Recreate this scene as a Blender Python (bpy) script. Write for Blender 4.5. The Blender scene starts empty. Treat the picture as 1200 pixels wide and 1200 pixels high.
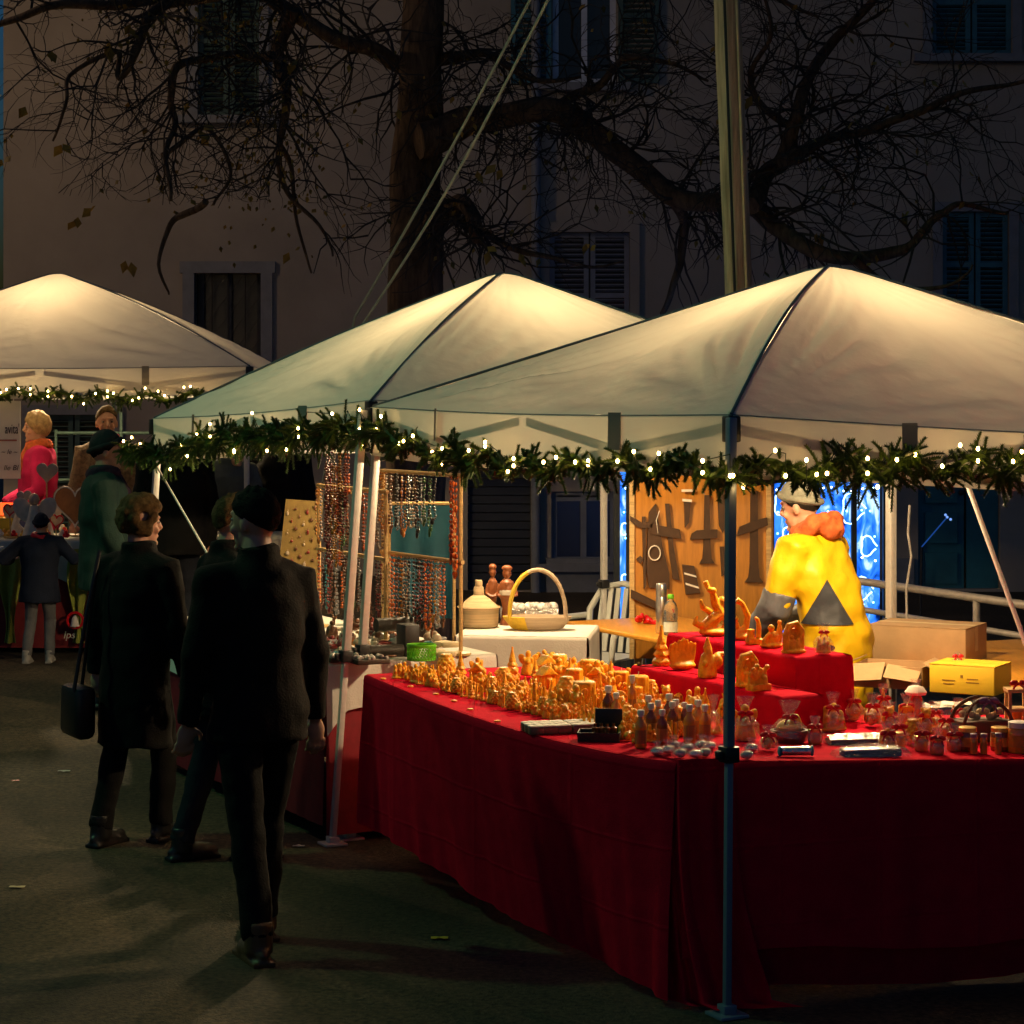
import bpy, bmesh, math, random
from mathutils import Vector, Matrix, Euler, noise as NZ
R = math.radians
rnd = random.Random(7)
scene = bpy.context.scene
col = scene.collection
CH, FP, HY = 2.12, 2700.0, 455.0          # eye height, focal length in px of the 1200 px frame, horizon row

def P(px, py, D): return Vector(((px-600)*D/FP, D, CH-(py-HY)*D/FP))
def T(px, py, z):                          # the point seen at px,py that lies at height z
    D = (CH-z)*FP/(py-HY); return Vector(((px-600)*D/FP, D, z))
def sst(a, b, x):
    t = min(1, max(0, (x-a)/(b-a))); return t*t*(3-2*t)
def gz(x, y): return 0.25*sst(11.5, 16.5, y)*sst(-.2, -2.2, x) if x < -.2 else 0.0
def G(x, y): return Vector((x, y, gz(x, y)))

# ------------------------------------------------------------------ materials
MATS = {}
def mat(name, c, rough=.6, metal=0, var=.18, scale=18, bump=0, bscale=None, trans=0, sss=0, spec=.4, stretch=None, detail=4, coat=0, sheen=0, c2=None, alpha=None):
    if name in MATS: return MATS[name]
    m = bpy.data.materials.new(name); m.use_nodes = True
    nt = m.node_tree; N = nt.nodes; L = nt.links
    b = N['Principled BSDF']
    tc = N.new('ShaderNodeTexCoord'); mp = N.new('ShaderNodeMapping'); L.new(tc.outputs['Object'], mp.inputs[0])
    if stretch: mp.inputs['Scale'].default_value = stretch
    n = N.new('ShaderNodeTexNoise'); n.inputs['Scale'].default_value = scale; n.inputs['Detail'].default_value = detail; n.inputs['Roughness'].default_value = .6
    L.new(mp.outputs[0], n.inputs['Vector'])
    r = N.new('ShaderNodeValToRGB'); L.new(n.outputs[0], r.inputs[0])
    lo = [max(0, x*(1-var)) for x in c]; hi = [min(1, x*(1+var)) for x in (c2 or c)]
    r.color_ramp.elements[0].position = .3; r.color_ramp.elements[1].position = .7
    r.color_ramp.elements[0].color = (*lo, 1); r.color_ramp.elements[1].color = (*hi, 1)
    L.new(r.outputs[0], b.inputs['Base Color'])
    b.inputs['Roughness'].default_value = rough; b.inputs['Metallic'].default_value = metal
    b.inputs['Specular IOR Level'].default_value = spec
    b.inputs['Transmission Weight'].default_value = trans
    b.inputs['Coat Weight'].default_value = coat
    b.inputs['Sheen Weight'].default_value = sheen
    if sss:
        b.inputs['Subsurface Weight'].default_value = sss; b.inputs['Subsurface Radius'].default_value = (.5, .2, .06); b.inputs['Subsurface Scale'].default_value = .02
    if alpha is not None: b.inputs['Alpha'].default_value = alpha
    if bump:
        n2 = N.new('ShaderNodeTexNoise'); n2.inputs['Scale'].default_value = bscale or scale*3; n2.inputs['Detail'].default_value = 5
        L.new(mp.outputs[0], n2.inputs['Vector'])
        bp = N.new('ShaderNodeBump'); bp.inputs['Strength'].default_value = bump; bp.inputs['Distance'].default_value = .01
        L.new(n2.outputs[0], bp.inputs['Height']); L.new(bp.outputs[0], b.inputs['Normal'])
    MATS[name] = m; return m
def emit(name, c, s):
    if name in MATS: return MATS[name]
    m = bpy.data.materials.new(name); m.use_nodes = True; nt = m.node_tree; nt.nodes.clear()
    e = nt.nodes.new('ShaderNodeEmission'); e.inputs[0].default_value = (*c, 1); e.inputs[1].default_value = s
    o = nt.nodes.new('ShaderNodeOutputMaterial'); nt.links.new(e.outputs[0], o.inputs[0]); MATS[name] = m; return m

# ------------------------------------------------------------------ mesh helper
def V3(p): return Vector(p)
class MB:
    def __init__(s): s.v = []; s.f = []
    def add(s, vs, fs):
        k = len(s.v); s.v += [Vector(p) for p in vs]; s.f += [tuple(i+k for i in f) for f in fs]; return s
    def box(s, c, size, rz=0, M=None):
        x, y, z = [q/2 for q in size]; c = V3(c)
        vs = [Vector((a*x, b*y, d*z)) for a in (-1, 1) for b in (-1, 1) for d in (-1, 1)]
        Mx = M or Matrix.Rotation(rz, 3, 'Z')
        vs = [Mx @ p + c for p in vs]
        return s.add(vs, [(0,1,3,2),(4,6,7,5),(0,4,5,1),(2,3,7,6),(0,2,6,4),(1,5,7,3)])
    def bar(s, a, b, w, h=None, up=(0,0,1)):            # rectangular bar from a to b
        a = V3(a); b = V3(b); d = b-a; L = d.length; d = d.normalized(); u = V3(up)
        if abs(d.dot(u)) > .95: u = Vector((1,0,0))
        x = d.cross(u).normalized(); u = x.cross(d); M = Matrix((x, d, u)).transposed()
        return s.box((a+b)/2, (w, L, h or w), M=M)
    def tube(s, pts, r, n=8, cap=True, close=False):
        pts = [V3(p) for p in pts]; m = len(pts)
        rs = r if isinstance(r, (list, tuple)) else [r]*m
        ref = None; vs = []; fs = []
        for i in range(m):
            if close: d = pts[(i+1) % m]-pts[i-1]
            else: d = pts[min(i+1, m-1)]-pts[max(i-1, 0)]
            d = d.normalized() if d.length > 1e-9 else Vector((0,0,1))
            if ref is None: ref = d.orthogonal().normalized()
            ref = (ref-d*ref.dot(d)); ref = ref.normalized() if ref.length > 1e-6 else d.orthogonal().normalized()
            q = d.cross(ref)
            for k in range(n):
                a = 2*math.pi*k/n; vs.append(pts[i]+(ref*math.cos(a)+q*math.sin(a))*rs[i])
        for i in range(m if close else m-1):
            j = (i+1) % m
            for k in range(n): fs.append((i*n+k, i*n+(k+1) % n, j*n+(k+1) % n, j*n+k))
        if cap and not close: fs.append(tuple(range(n))[::-1]); fs.append(tuple((m-1)*n+k for k in range(n)))
        return s.add(vs, fs)
    def lathe(s, prof, c=(0,0,0), n=14, cap=True, wob=None, sx=1, sy=1):
        c = V3(c); vs = []; fs = []
        for i, (r, z) in enumerate(prof):
            for k in range(n):
                a = 2*math.pi*k/n; q = r*(wob(a, z) if wob else 1); vs.append(c+Vector((q*math.cos(a)*sx, q*math.sin(a)*sy, z)))
        for i in range(len(prof)-1):
            for k in range(n): fs.append((i*n+k, i*n+(k+1) % n, (i+1)*n+(k+1) % n, (i+1)*n+k))
        if cap: fs.append(tuple(range(n))[::-1]); fs.append(tuple((len(prof)-1)*n+k for k in range(n)))
        return s.add(vs, fs)
    def ball(s, c, r, n=12, m=8, M=None):
        c = V3(c); r = r if isinstance(r, (tuple, list)) else (r, r, r); vs = []; fs = []
        for i in range(m+1):
            t = math.pi*i/m
            for k in range(n):
                a = 2*math.pi*k/n; p = Vector((r[0]*math.sin(t)*math.cos(a), r[1]*math.sin(t)*math.sin(a), -r[2]*math.cos(t)))
                vs.append(c+(M @ p if M else p))
        for i in range(m):
            for k in range(n): fs.append((i*n+k, i*n+(k+1) % n, (i+1)*n+(k+1) % n, (i+1)*n+k))
        return s.add(vs, fs)
    def loft(s, rings, n=20, cap=True):                  # rings: (center, rx, ry)
        vs = []; fs = []
        for c, rx, ry in rings:
            for k in range(n):
                a = 2*math.pi*k/n; vs.append(V3(c)+Vector((rx*math.cos(a), ry*math.sin(a), 0)))
        for i in range(len(rings)-1):
            for k in range(n): fs.append((i*n+k, i*n+(k+1) % n, (i+1)*n+(k+1) % n, (i+1)*n+k))
        if cap: fs.append(tuple(range(n))[::-1]); fs.append(tuple((len(rings)-1)*n+k for k in range(n)))
        return s.add(vs, fs)
    def grid(s, nu, nv, fn):
        vs = [fn(i/nu, j/nv) for j in range(nv+1) for i in range(nu+1)]
        fs = [(j*(nu+1)+i, j*(nu+1)+i+1, (j+1)*(nu+1)+i+1, (j+1)*(nu+1)+i) for j in range(nv) for i in range(nu)]
        return s.add(vs, fs)
    def prism(s, poly, M, depth):                        # poly in local xz, extruded along local y
        n = len(poly); vs = [M @ Vector((x, 0, z)) for x, z in poly]+[M @ Vector((x, depth, z)) for x, z in poly]
        fs = [tuple(range(n)), tuple(range(n, 2*n))[::-1]]+[(i, i+n, (i+1) % n+n, (i+1) % n) for i in range(n)]
        return s.add(vs, fs)
    def build(s, name, m, parent=None, smooth=True, bevel=0, voxel=0, solid=0, sub=0, rough_amp=0, rough_sc=8, ang=45, relax=2):
        off = Vector((0,0,0)); q = parent
        while q is not None: off += q.location; q = q.parent
        me = bpy.data.meshes.new(name); me.from_pydata([p-off for p in s.v], [], s.f); me.update()
        bm = bmesh.new(); bm.from_mesh(me)
        bmesh.ops.remove_doubles(bm, verts=bm.verts, dist=1e-5)
        bmesh.ops.recalc_face_normals(bm, faces=bm.faces); bm.to_mesh(me); bm.free()
        o = bpy.data.objects.new(name, me)
        if voxel or bevel or solid or sub:
            col.objects.link(o)
            if voxel:
                d = o.modifiers.new('r', 'REMESH'); d.mode = 'VOXEL'; d.voxel_size = voxel
                if relax: w = o.modifiers.new('s', 'SMOOTH'); w.iterations = relax; w.factor = .5
            if solid: d = o.modifiers.new('t', 'SOLIDIFY'); d.thickness = solid; d.offset = 0
            if bevel: d = o.modifiers.new('b', 'BEVEL'); d.width = bevel; d.segments = 2; d.limit_method = 'ANGLE'
            if sub: d = o.modifiers.new('u', 'SUBSURF'); d.levels = d.render_levels = sub
            dg = bpy.context.evaluated_depsgraph_get()
            me2 = bpy.data.meshes.new_from_object(o.evaluated_get(dg)); me2.name = name
            bpy.data.objects.remove(o); o = bpy.data.objects.new(name, me2); me = me2
        if rough_amp:
            ns = [v.normal.copy() for v in me.vertices]
            for v, nn in zip(me.vertices, ns):
                v.co += nn*rough_amp*(NZ.noise(v.co*rough_sc)+.5*NZ.noise(v.co*rough_sc*2.3))
        if smooth:
            for p in me.polygons: p.use_smooth = True
            me.set_sharp_from_angle(angle=R(ang))
        me.materials.clear(); me.materials.append(m)
        col.objects.link(o)
        if parent is not None: o.parent = parent
        return o
def tag(o, label, cat, group=None, kind=None):
    if label: o['label'] = label
    if cat: o['category'] = cat
    if group: o['group'] = group
    if kind: o['kind'] = kind
    return o
def thing(name, loc=(0,0,0), label=None, cat=None, group=None, rz=0):
    o = bpy.data.objects.new(name, None); col.objects.link(o); o.location = loc; o.rotation_euler = (0,0,rz); o.empty_display_size = .1
    return tag(o, label, cat, group)
def struct(o): o['kind'] = 'structure'; return o
def copy_tree(o, loc=None, rz=None, label=None, group=None, scale=None, parent=None):
    c = o.copy(); col.objects.link(c); c.parent = parent
    for ch in o.children: copy_tree(ch, parent=c)
    if loc is not None: c.location = loc
    if rz is not None: c.rotation_euler.z = rz
    if scale is not None: c.scale = (scale,)*3 if not isinstance(scale, tuple) else scale
    if label: c['label'] = label
    if group: c['group'] = group
    return c
def drop(o):                                             # take a prototype away
    for ch in list(o.children): drop(ch)
    bpy.data.objects.remove(o)
def text(name, s, size, loc, m, parent, rot=(R(90),0,0), ext=.001, align='CENTER', font_shear=0, sx=1):
    cu = bpy.data.curves.new(name, 'FONT'); cu.body = s; cu.size = size; cu.align_x = align; cu.extrude = ext; cu.shear = font_shear
    o = bpy.data.objects.new(name, cu); col.objects.link(o)
    me = bpy.data.meshes.new_from_object(o.evaluated_get(bpy.context.evaluated_depsgraph_get())); bpy.data.objects.remove(o)
    me.name = name; me.materials.clear(); me.materials.append(m); o = bpy.data.objects.new(name, me); col.objects.link(o)
    off = Vector((0,0,0)); q = parent
    while q is not None: off += q.location; q = q.parent
    o.parent = parent; o.location = V3(loc)-off; o.rotation_euler = rot; o.scale.x = sx; return o

# ------------------------------------------------------------------ palette
m_steel = mat('painted_steel', (.62,.60,.55), .4, .3, .08, 30)
m_steel_dark = mat('dark_steel', (.06,.07,.085), .35, .7, .1, 30)
m_black = mat('black_plastic', (.012,.012,.013), .45)
m_red = mat('red_cloth', (.56,.005,.024), .9, var=.12, scale=9, bump=.25, bscale=260, spec=.03)
nt = m_red.node_tree; N = nt.nodes; L = nt.links; pb = N['Principled BSDF']; old = pb.inputs['Normal'].links[0].from_node
tcr = N.new('ShaderNodeTexCoord'); sp = N.new('ShaderNodeSeparateXYZ'); L.new(tcr.outputs['Object'], sp.inputs[0]); prev = None
for ax, per in ((2,.27),(0,.36)):                        # pressed packing creases
    q = N.new('ShaderNodeMath'); q.operation = 'PINGPONG'; q.inputs[1].default_value = per/2; L.new(sp.outputs[ax], q.inputs[0])
    w = N.new('ShaderNodeMapRange'); w.inputs['From Min'].default_value = 0; w.inputs['From Max'].default_value = .010; w.inputs['To Min'].default_value = 1; w.inputs['To Max'].default_value = 0; L.new(q.outputs[0], w.inputs['Value'])
    if prev is None: prev = w
    else:
        ad = N.new('ShaderNodeMath'); ad.operation = 'MAXIMUM'; L.new(prev.outputs[0], ad.inputs[0]); L.new(w.outputs[0], ad.inputs[1]); prev = ad
nb = N.new('ShaderNodeTexNoise'); nb.inputs['Scale'].default_value = 7; nb.inputs['Detail'].default_value = 3; L.new(tcr.outputs['Object'], nb.inputs['Vector'])
a2 = N.new('ShaderNodeMath'); a2.operation = 'MULTIPLY_ADD'; a2.inputs[1].default_value = 3.5; L.new(nb.outputs[0], a2.inputs[0]); L.new(prev.outputs[0], a2.inputs[2])
b2 = N.new('ShaderNodeBump'); b2.inputs['Strength'].default_value = .28; b2.inputs['Distance'].default_value = .008; L.new(a2.outputs[0], b2.inputs['Height']); L.new(old.outputs[0], b2.inputs['Normal']); L.new(b2.outputs[0], pb.inputs['Normal'])
m_white = mat('white_cloth', (.66,.62,.55), .85, var=.06, scale=7, bump=.15, bscale=90, spec=.2)
m_wax = mat('beeswax', (.76,.31,.009), .42, var=.22, scale=30, bump=.2, bscale=160, sss=.25, spec=.45, c2=(.84,.41,.017))
m_wax_y = mat('yellow_beeswax', (.82,.42,.04), .45, var=.15, scale=30, bump=.15, bscale=160, sss=.25)
m_wood = mat('bamboo', (.50,.33,.13), .5, var=.25, scale=14, stretch=(1,1,6), bump=.2)
m_dwood = mat('dark_carved_wood', (.09,.035,.015), .4, var=.4, scale=20, bump=.3)
m_orange_wood = mat('lacquered_pine', (.68,.30,.035), .32, var=.14, scale=6, stretch=(9,1,9), spec=.5)
m_card = mat('brown_cardboard', (.40,.25,.12), .8, var=.1, scale=12, bump=.1)
m_card_in = mat('dark_cardboard', (.20,.12,.055), .85, var=.1)
m_yellow = mat('yellow_cardboard', (.80,.52,.03), .6, var=.06, scale=9)
m_glass = mat('clear_plastic', (.85,.9,.88), .08, trans=.9, var=.02, spec=.5)
m_ribbon = mat('red_ribbon', (.55,.008,.015), .35, var=.2, scale=40)
m_lid_gold = mat('gold_lid', (.75,.50,.16), .3, .8, .1)
m_lid_white = mat('white_cap', (.72,.66,.58), .5, var=.05)
m_honey = mat('amber_honey', (.72,.27,.03), .12, var=.2, scale=12, sss=.5, spec=.6, coat=.4)
m_honey_d = mat('dark_honey', (.20,.05,.012), .12, var=.2, scale=12, sss=.4, spec=.6, coat=.4)
m_green = mat('bright_green_plastic', (.13,.50,.015), .45, var=.15, scale=60)
m_foil = mat('silver_foil', (.75,.72,.68), .22, .9, .12, 40, bump=.9, bscale=60)
m_paper = mat('kraft_paper', (.55,.42,.24), .8, var=.12, bump=.2)
m_bulb = emit('fairy_bulb', (1,.56,.18), 70)
m_lampbulb = emit('hot_lamp_bulb', (1,.72,.40), 3700)
# ------------------------------------------------------------------ setting: ground, sky, facade
def axis(a, b, st, outer): return sorted(set([-o for o in outer]+[round(a+i*st, 3) for i in range(int((b-a)/st)+1)]+list(outer)))
xs = axis(-12, 12, .4, (16, 24, 45, 100, 300)); ys = sorted([-300,-80,-30,-10,0]+[3+i*.4 for i in range(60)]+[30,40,60,100,300])
g = MB(); nx = len(xs)
g.v = [Vector((x, y, gz(x, y))) for y in ys for x in xs]
g.f = [(j*nx+i, j*nx+i+1, (j+1)*nx+i+1, (j+1)*nx+i) for j in range(len(ys)-1) for i in range(nx-1)]
m_asph = mat('asphalt', (.043,.036,.021), .8, var=.45, scale=.9, bump=1.0, bscale=90, spec=.3, detail=10, c2=(.066,.046,.026))
nt = m_asph.node_tree; vz = nt.nodes.new('ShaderNodeTexVoronoi'); vz.inputs['Scale'].default_value = 55; tcg = nt.nodes.new('ShaderNodeTexCoord'); nt.links.new(tcg.outputs['Object'], vz.inputs['Vector'])
n3 = nt.nodes.new('ShaderNodeTexNoise'); n3.inputs['Scale'].default_value = 38; n3.inputs['Detail'].default_value = 4; nt.links.new(tcg.outputs['Object'], n3.inputs['Vector'])
r3 = nt.nodes.new('ShaderNodeValToRGB'); r3.color_ramp.elements[0].position = .35; r3.color_ramp.elements[0].color = (.45,.45,.45,1); r3.color_ramp.elements[1].position = .72; r3.color_ramp.elements[1].color = (1.7,1.65,1.5,1); nt.links.new(n3.outputs[0], r3.inputs[0])
mg = nt.nodes.new('ShaderNodeMixRGB'); mg.blend_type = 'MULTIPLY'; mg.inputs[0].default_value = 1; pb = nt.nodes['Principled BSDF']; src = pb.inputs['Base Color'].links[0].from_socket
nt.links.new(src, mg.inputs[1]); nt.links.new(r3.outputs[0], mg.inputs[2]); nt.links.new(mg.outputs[0], pb.inputs['Base Color'])
struct(g.build('ground', m_asph))

m_plaster = mat('old_plaster', (.30,.255,.20), .9, var=.16, scale=.9, bump=.35, bscale=14, detail=8, spec=.1)
m_stone = mat('grey_stone_trim', (.19,.19,.19), .8, var=.12, scale=8, bump=.2)
m_shut_g = mat('green_shutter_paint', (.05,.09,.07), .6, var=.2, scale=6)
m_shut_t = mat('teal_shutter_paint', (.035,.13,.16), .55, var=.2, scale=6)
m_shut_b = mat('grey_blue_shutter_paint', (.17,.18,.20), .6, var=.15, scale=5)
m_wframe = mat('white_window_paint', (.5,.52,.56), .5, var=.08)
m_pane = mat('dark_window_glass', (.008,.009,.012), .3, var=.1, spec=.6)
m_dark = mat('dark_doorway_paint', (.02,.024,.03), .6, var=.2, scale=5)
m_teal = mat('teal_door_paint', (.02,.13,.15), .55, var=.2, scale=4)
m_rust = mat('iron_grille', (.03,.028,.025), .6, .5)
FD = 24.0
def fx(px): return (px-600)*FD/FP
def fz(py): return CH-(py-HY)*FD/FP
bd = thing('building', (2.6, FD, 0), 'long plastered house with shuttered windows behind the market tents', 'building')
x0, x1 = fx(4), 14.0
# wall with openings: a grid of boxes around the window openings (px rects)
wins = [(232,304,-40,136,'shut_g'), (648,722,-60,98,'open'), (1092,1186,-60,64,'shut_t'), (1104,1182,248,372,'shut_t'), (228,306,320,470,'grille'),
        (644,738,272,420,'shut_b'), (38,134,486,640,'louver'), (548,622,470,692,'roller'), (646,722,576,660,'win'), (1076,1172,500,690,'door')]
rects = sorted([(fx(a), fx(b), fz(d), fz(c)) for a, b, c, d, k in wins])
zs = sorted(set([-.3, 12.0]+[r[2] for r in rects]+[r[3] for r in rects])); xsw = sorted(set([x0, x1]+[r[0] for r in rects]+[r[1] for r in rects]))
w = MB()
for j in range(len(zs)-1):
    run = None
    for i in range(len(xsw)-1):
        cx, cz = (xsw[i]+xsw[i+1])/2, (zs[j]+zs[j+1])/2
        hole = any(r[0] < cx < r[1] and r[2] < cz < r[3] for r in rects)
        if not hole: run = [xsw[i], xsw[i+1]] if run is None else [run[0], xsw[i+1]]
        if (hole or i == len(xsw)-2) and run:
            a, b = run; k = len(w.v)
            w.v += [Vector((a,FD,zs[j])),Vector((b,FD,zs[j])),Vector((b,FD,zs[j+1])),Vector((a,FD,zs[j+1]))]; w.f.append((k,k+1,k+2,k+3)); run = None
for r in rects:                                          # reveals
    a, b, c, d = r; y2 = FD+.28
    for q in (((a,FD,c),(a,y2,c),(a,y2,d),(a,FD,d)), ((b,FD,c),(b,FD,d),(b,y2,d),(b,y2,c)), ((a,FD,c),(b,FD,c),(b,y2,c),(a,y2,c)), ((a,FD,d),(a,y2,d),(b,y2,d),(b,FD,d)), ((a,y2,c),(b,y2,c),(b,y2,d),(a,y2,d))):
        w.add(q, [(0,1,2,3)])
w.add([(x0,FD,-.3),(x0,FD+9,-.3),(x0,FD+9,12),(x0,FD,12)], [(0,1,2,3)]); w.add([(x1,FD,-.3),(x1,FD+9,-.3),(x1,FD+9,12),(x1,FD,12)], [(0,1,2,3)])
w.add([(x0,FD+9,-.3),(x1,FD+9,-.3),(x1,FD+9,12),(x0,FD+9,12)], [(0,1,2,3)])
w.build('wall', m_plaster, bd, smooth=False)
rf = MB(); rf.box(((x0+x1)/2, FD+4.4, 12.12), (x1-x0+1.2, 10.4, .2)); rf.add([(x0-.6,FD-.8,12.22),(x1+.6,FD-.8,12.22),(x1+.6,FD+9.6,12.22),(x0-.6,FD+9.6,12.22),(x0+3,FD+4.4,14.2),(x1-3,FD+4.4,14.2)], [(0,1,5,4),(2,3,4,5),(1,2,5),(3,0,4)])
rf.build('roof', mat('dark_roof_tiles', (.09,.05,.04), .8, var=.3, scale=10), bd, smooth=False)
def louvers(a, b, c, d, y, rows):
    s = MB(); fw = .05
    s.box(((a+fw/2), y, (c+d)/2), (fw, .04, d-c)); s.box((b-fw/2, y, (c+d)/2), (fw, .04, d-c))
    for z in (c+fw/2, d-fw/2, (c+d)/2): s.box(((a+b)/2, y, z), (b-a-2*fw, .036, fw))
    for k in range(rows):
        z = c+fw+(d-c-2*fw)*(k+.5)/rows
        s.box(((a+b)/2, y+.002, z), (b-a-2*fw, .035, .012), M=Matrix.Rotation(R(-35), 3, 'X'))
    return s
for (pa, pb, pc, pd, kind) in wins:
    a, b, c, d = fx(pa), fx(pb), fz(pd), fz(pc); mx = (a+b)/2
    fr = MB()
    if kind in ('shut_g', 'shut_t', 'shut_b', 'louver'):
        t = .10
        for (u, v) in ((a-t/2, 0), (b+t/2, 0)): fr.box((u, FD-.012, (c+d)/2), (t, .05, d-c+.002))
        fr.box((mx, FD-.012, d+t/2), (b-a+2*t, .052, t))
        o = fr.build('window', m_stone if kind != 'shut_b' else m_plaster, bd, smooth=False)
        mm = {'shut_g': m_shut_g, 'shut_t': m_shut_t, 'shut_b': m_shut_b, 'louver': m_shut_g}[kind]
        n = max(8, int((d-c)/.055))
        for u, v in ((a, mx-.006), (mx+.006, b)): louvers(u+.004, v-.004, c+.004, d-.004, FD+.05, n).build('shutter', mm, o, smooth=False)
        MB().box((mx, FD-.04, c-.04), (b-a+.4, .16, .08)).build('sill', m_stone, o, smooth=False)
        MB().box((mx, FD+.16, (c+d)/2), (b-a, .01, d-c)).build('pane', m_pane, o, smooth=False)
    elif kind in ('open', 'win'):
        t = .06
        for u in (a+t/2, b-t/2, mx): fr.box((u, FD+.1, (c+d)/2), (t, .06, d-c))
        for z in (c+t/2, d-t/2, (c+d)/2+.3): fr.box((mx, FD+.1, z), (b-a-2*t, .055, t))
        o = fr.build('window', m_wframe if kind == 'open' else m_shut_b, bd, smooth=False)
        MB().box((mx, FD+.13, (c+d)/2), (b-a, .012, d-c)).build('pane', m_pane, o, smooth=False)
        MB().box((mx, FD-.05, c-.04), (b-a+.3, .18, .08)).build('sill', m_stone, o, smooth=False)
        if kind == 'open':
            hw = .42
            for u, v in ((a-hw-.02, a-.02), (b+.02, b+hw+.02)): louvers(u, v, c, d, FD-.035, int((d-c)/.055)).build('shutter', m_shut_t if u < a else m_shut_g, o, smooth=False)
    elif kind == 'grille':
        t = .12
        fr.box((a-t/2, FD-.015, (c+d)/2), (t, .06, d-c)); fr.box((b+t/2, FD-.015, (c+d)/2), (t, .06, d-c)); fr.box((mx, FD-.015, d+t/2), (b-a+2*t+.06, .064, t))
        o = fr.build('window', m_stone, bd, smooth=False)
        MB().box((mx, FD+.2, (c+d)/2), (b-a, .012, d-c)).build('pane', m_pane, o, smooth=False)
        q = MB()
        for k in range(5): q.tube([(a+(b-a)*k/4, FD+.05, c), (a+(b-a)*k/4, FD+.05, d)], .008, 6)
        for k in range(4):
            for e in range(6):
                z = c+(d-c)*e/6; zz = z+(d-c)/6; xx = a+(b-a)*k/4; x2 = xx+(b-a)/4
                q.tube([(xx, FD+.05, z), (x2, FD+.05, zz)], .005, 4)
        q.build('grille', m_rust, o)
        q = MB()
        for u in (a+.06, b-.03, mx): q.box((u, FD+.14, (c+d)/2), (.05, .04, d-c))
        q.build('frame', m_dark, o, smooth=False)
    elif kind == 'roller':
        for k in range(22): fr.box((mx, FD+.1, c+(d-c)*(k+.5)/22), (b-a, .03, (d-c)/22-.012))
        o = fr.build('roller_door', m_dark, bd, smooth=False)
    else:
        fr = MB()
        for k in range(2):
            u, v = (a, a+(b-a)*.58) if k == 0 else (a+(b-a)*.6, b)
            fr.box(((u+v)/2, FD+.1, (c+d)/2), (v-u-.01, .05, d-c))
            if k == 0:
                for e in range(4): fr.box(((u+v)/2, FD+.06, c+(d-c)*(e+.5)/4), ((v-u)-.16, .04, (d-c)/4-.1))
        o = fr.build('door', m_teal, bd, smooth=False)
        MB().ball((a+(b-a)*.54, FD+.05, c+1.0), .03).build('handle', m_rust, o)
# plinth, quoins, downpipe
q = MB(); segs = [x0]
MB().box(((fx(640)+fx(1070))/2, FD-.03, .05), (fx(1070)-fx(640), .06, .6)).build('plinth', m_stone, bd, smooth=False)
MB().tube([(fx(628), FD-.08, 0), (fx(628), FD-.08, 11.9)], .05, 10).build('downpipe', m_shut_b, bd)

# ------------------------------------------------------------------ big bare tree, utility pole, cables
m_bark = mat('dark_bark', (.085,.055,.034), .9, var=.5, scale=7, stretch=(3,3,.6), bump=1.0, bscale=16, spec=.15)
m_twig = mat('twig_bark', (.035,.028,.022), .9, var=.3)
TD = 17.5; K = TD/FP
tr = thing('bare_tree', (P(487,455,TD).x, TD, 0), 'large leafless tree with a thick trunk and crooked spreading boughs before the house', 'tree')
def limb_pts(L, d0=0, dd=0):
    out = []; rs = []
    n = len(L)
    for i, (x, y, r) in enumerate(L):
        D = TD+d0+dd*i/(n-1)+.12*math.sin(i*1.7+d0); out.append(P(x, y, D)); rs.append(r*K)
    # smooth subdivide
    o2 = []; r2 = []
    for i in range(n-1):
        p0, p1, p2, p3 = out[max(i-1,0)], out[i], out[i+1], out[min(i+2,n-1)]
        for s in range(5):
            t = s/5; o2.append(.5*((2*p1)+(p2-p0)*t+(2*p0-5*p1+4*p2-p3)*t*t+(3*p1-p0-3*p2+p3)*t**3)+Vector((NZ.noise(Vector((i+t,d0,3.1)))*.03,0,NZ.noise(Vector((i+t,d0,9.1)))*.03))); r2.append(rs[i]*(1-t)+rs[i+1]*t)
    o2.append(out[-1]); r2.append(rs[-1]); return o2, r2
tk = [(484,800,40),(485,600,36),(487,430,33),(487,330,32),(489,250,31),(491,180,30),(494,90,25),(498,0,23),(504,-150,19),(512,-330,13)]
tp, trd = limb_pts(tk)
mb = MB(); n = 18; 
vs = []; 
for p, r in zip(tp, trd):
    for k in range(n):
        a = 2*math.pi*k/n; q = r*(1+.10*math.sin(3*a+p.z)+.14*NZ.noise(Vector((math.cos(a)*2, math.sin(a)*2, p.z*1.3)))); vs.append(p+Vector((q*math.cos(a), q*math.sin(a), 0)))
mb.add(vs, [(i*n+k, i*n+(k+1) % n, (i+1)*n+(k+1) % n, (i+1)*n+k) for i in range(len(tp)-1) for k in range(n)])
mb.build('trunk', m_bark, tr)
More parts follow.
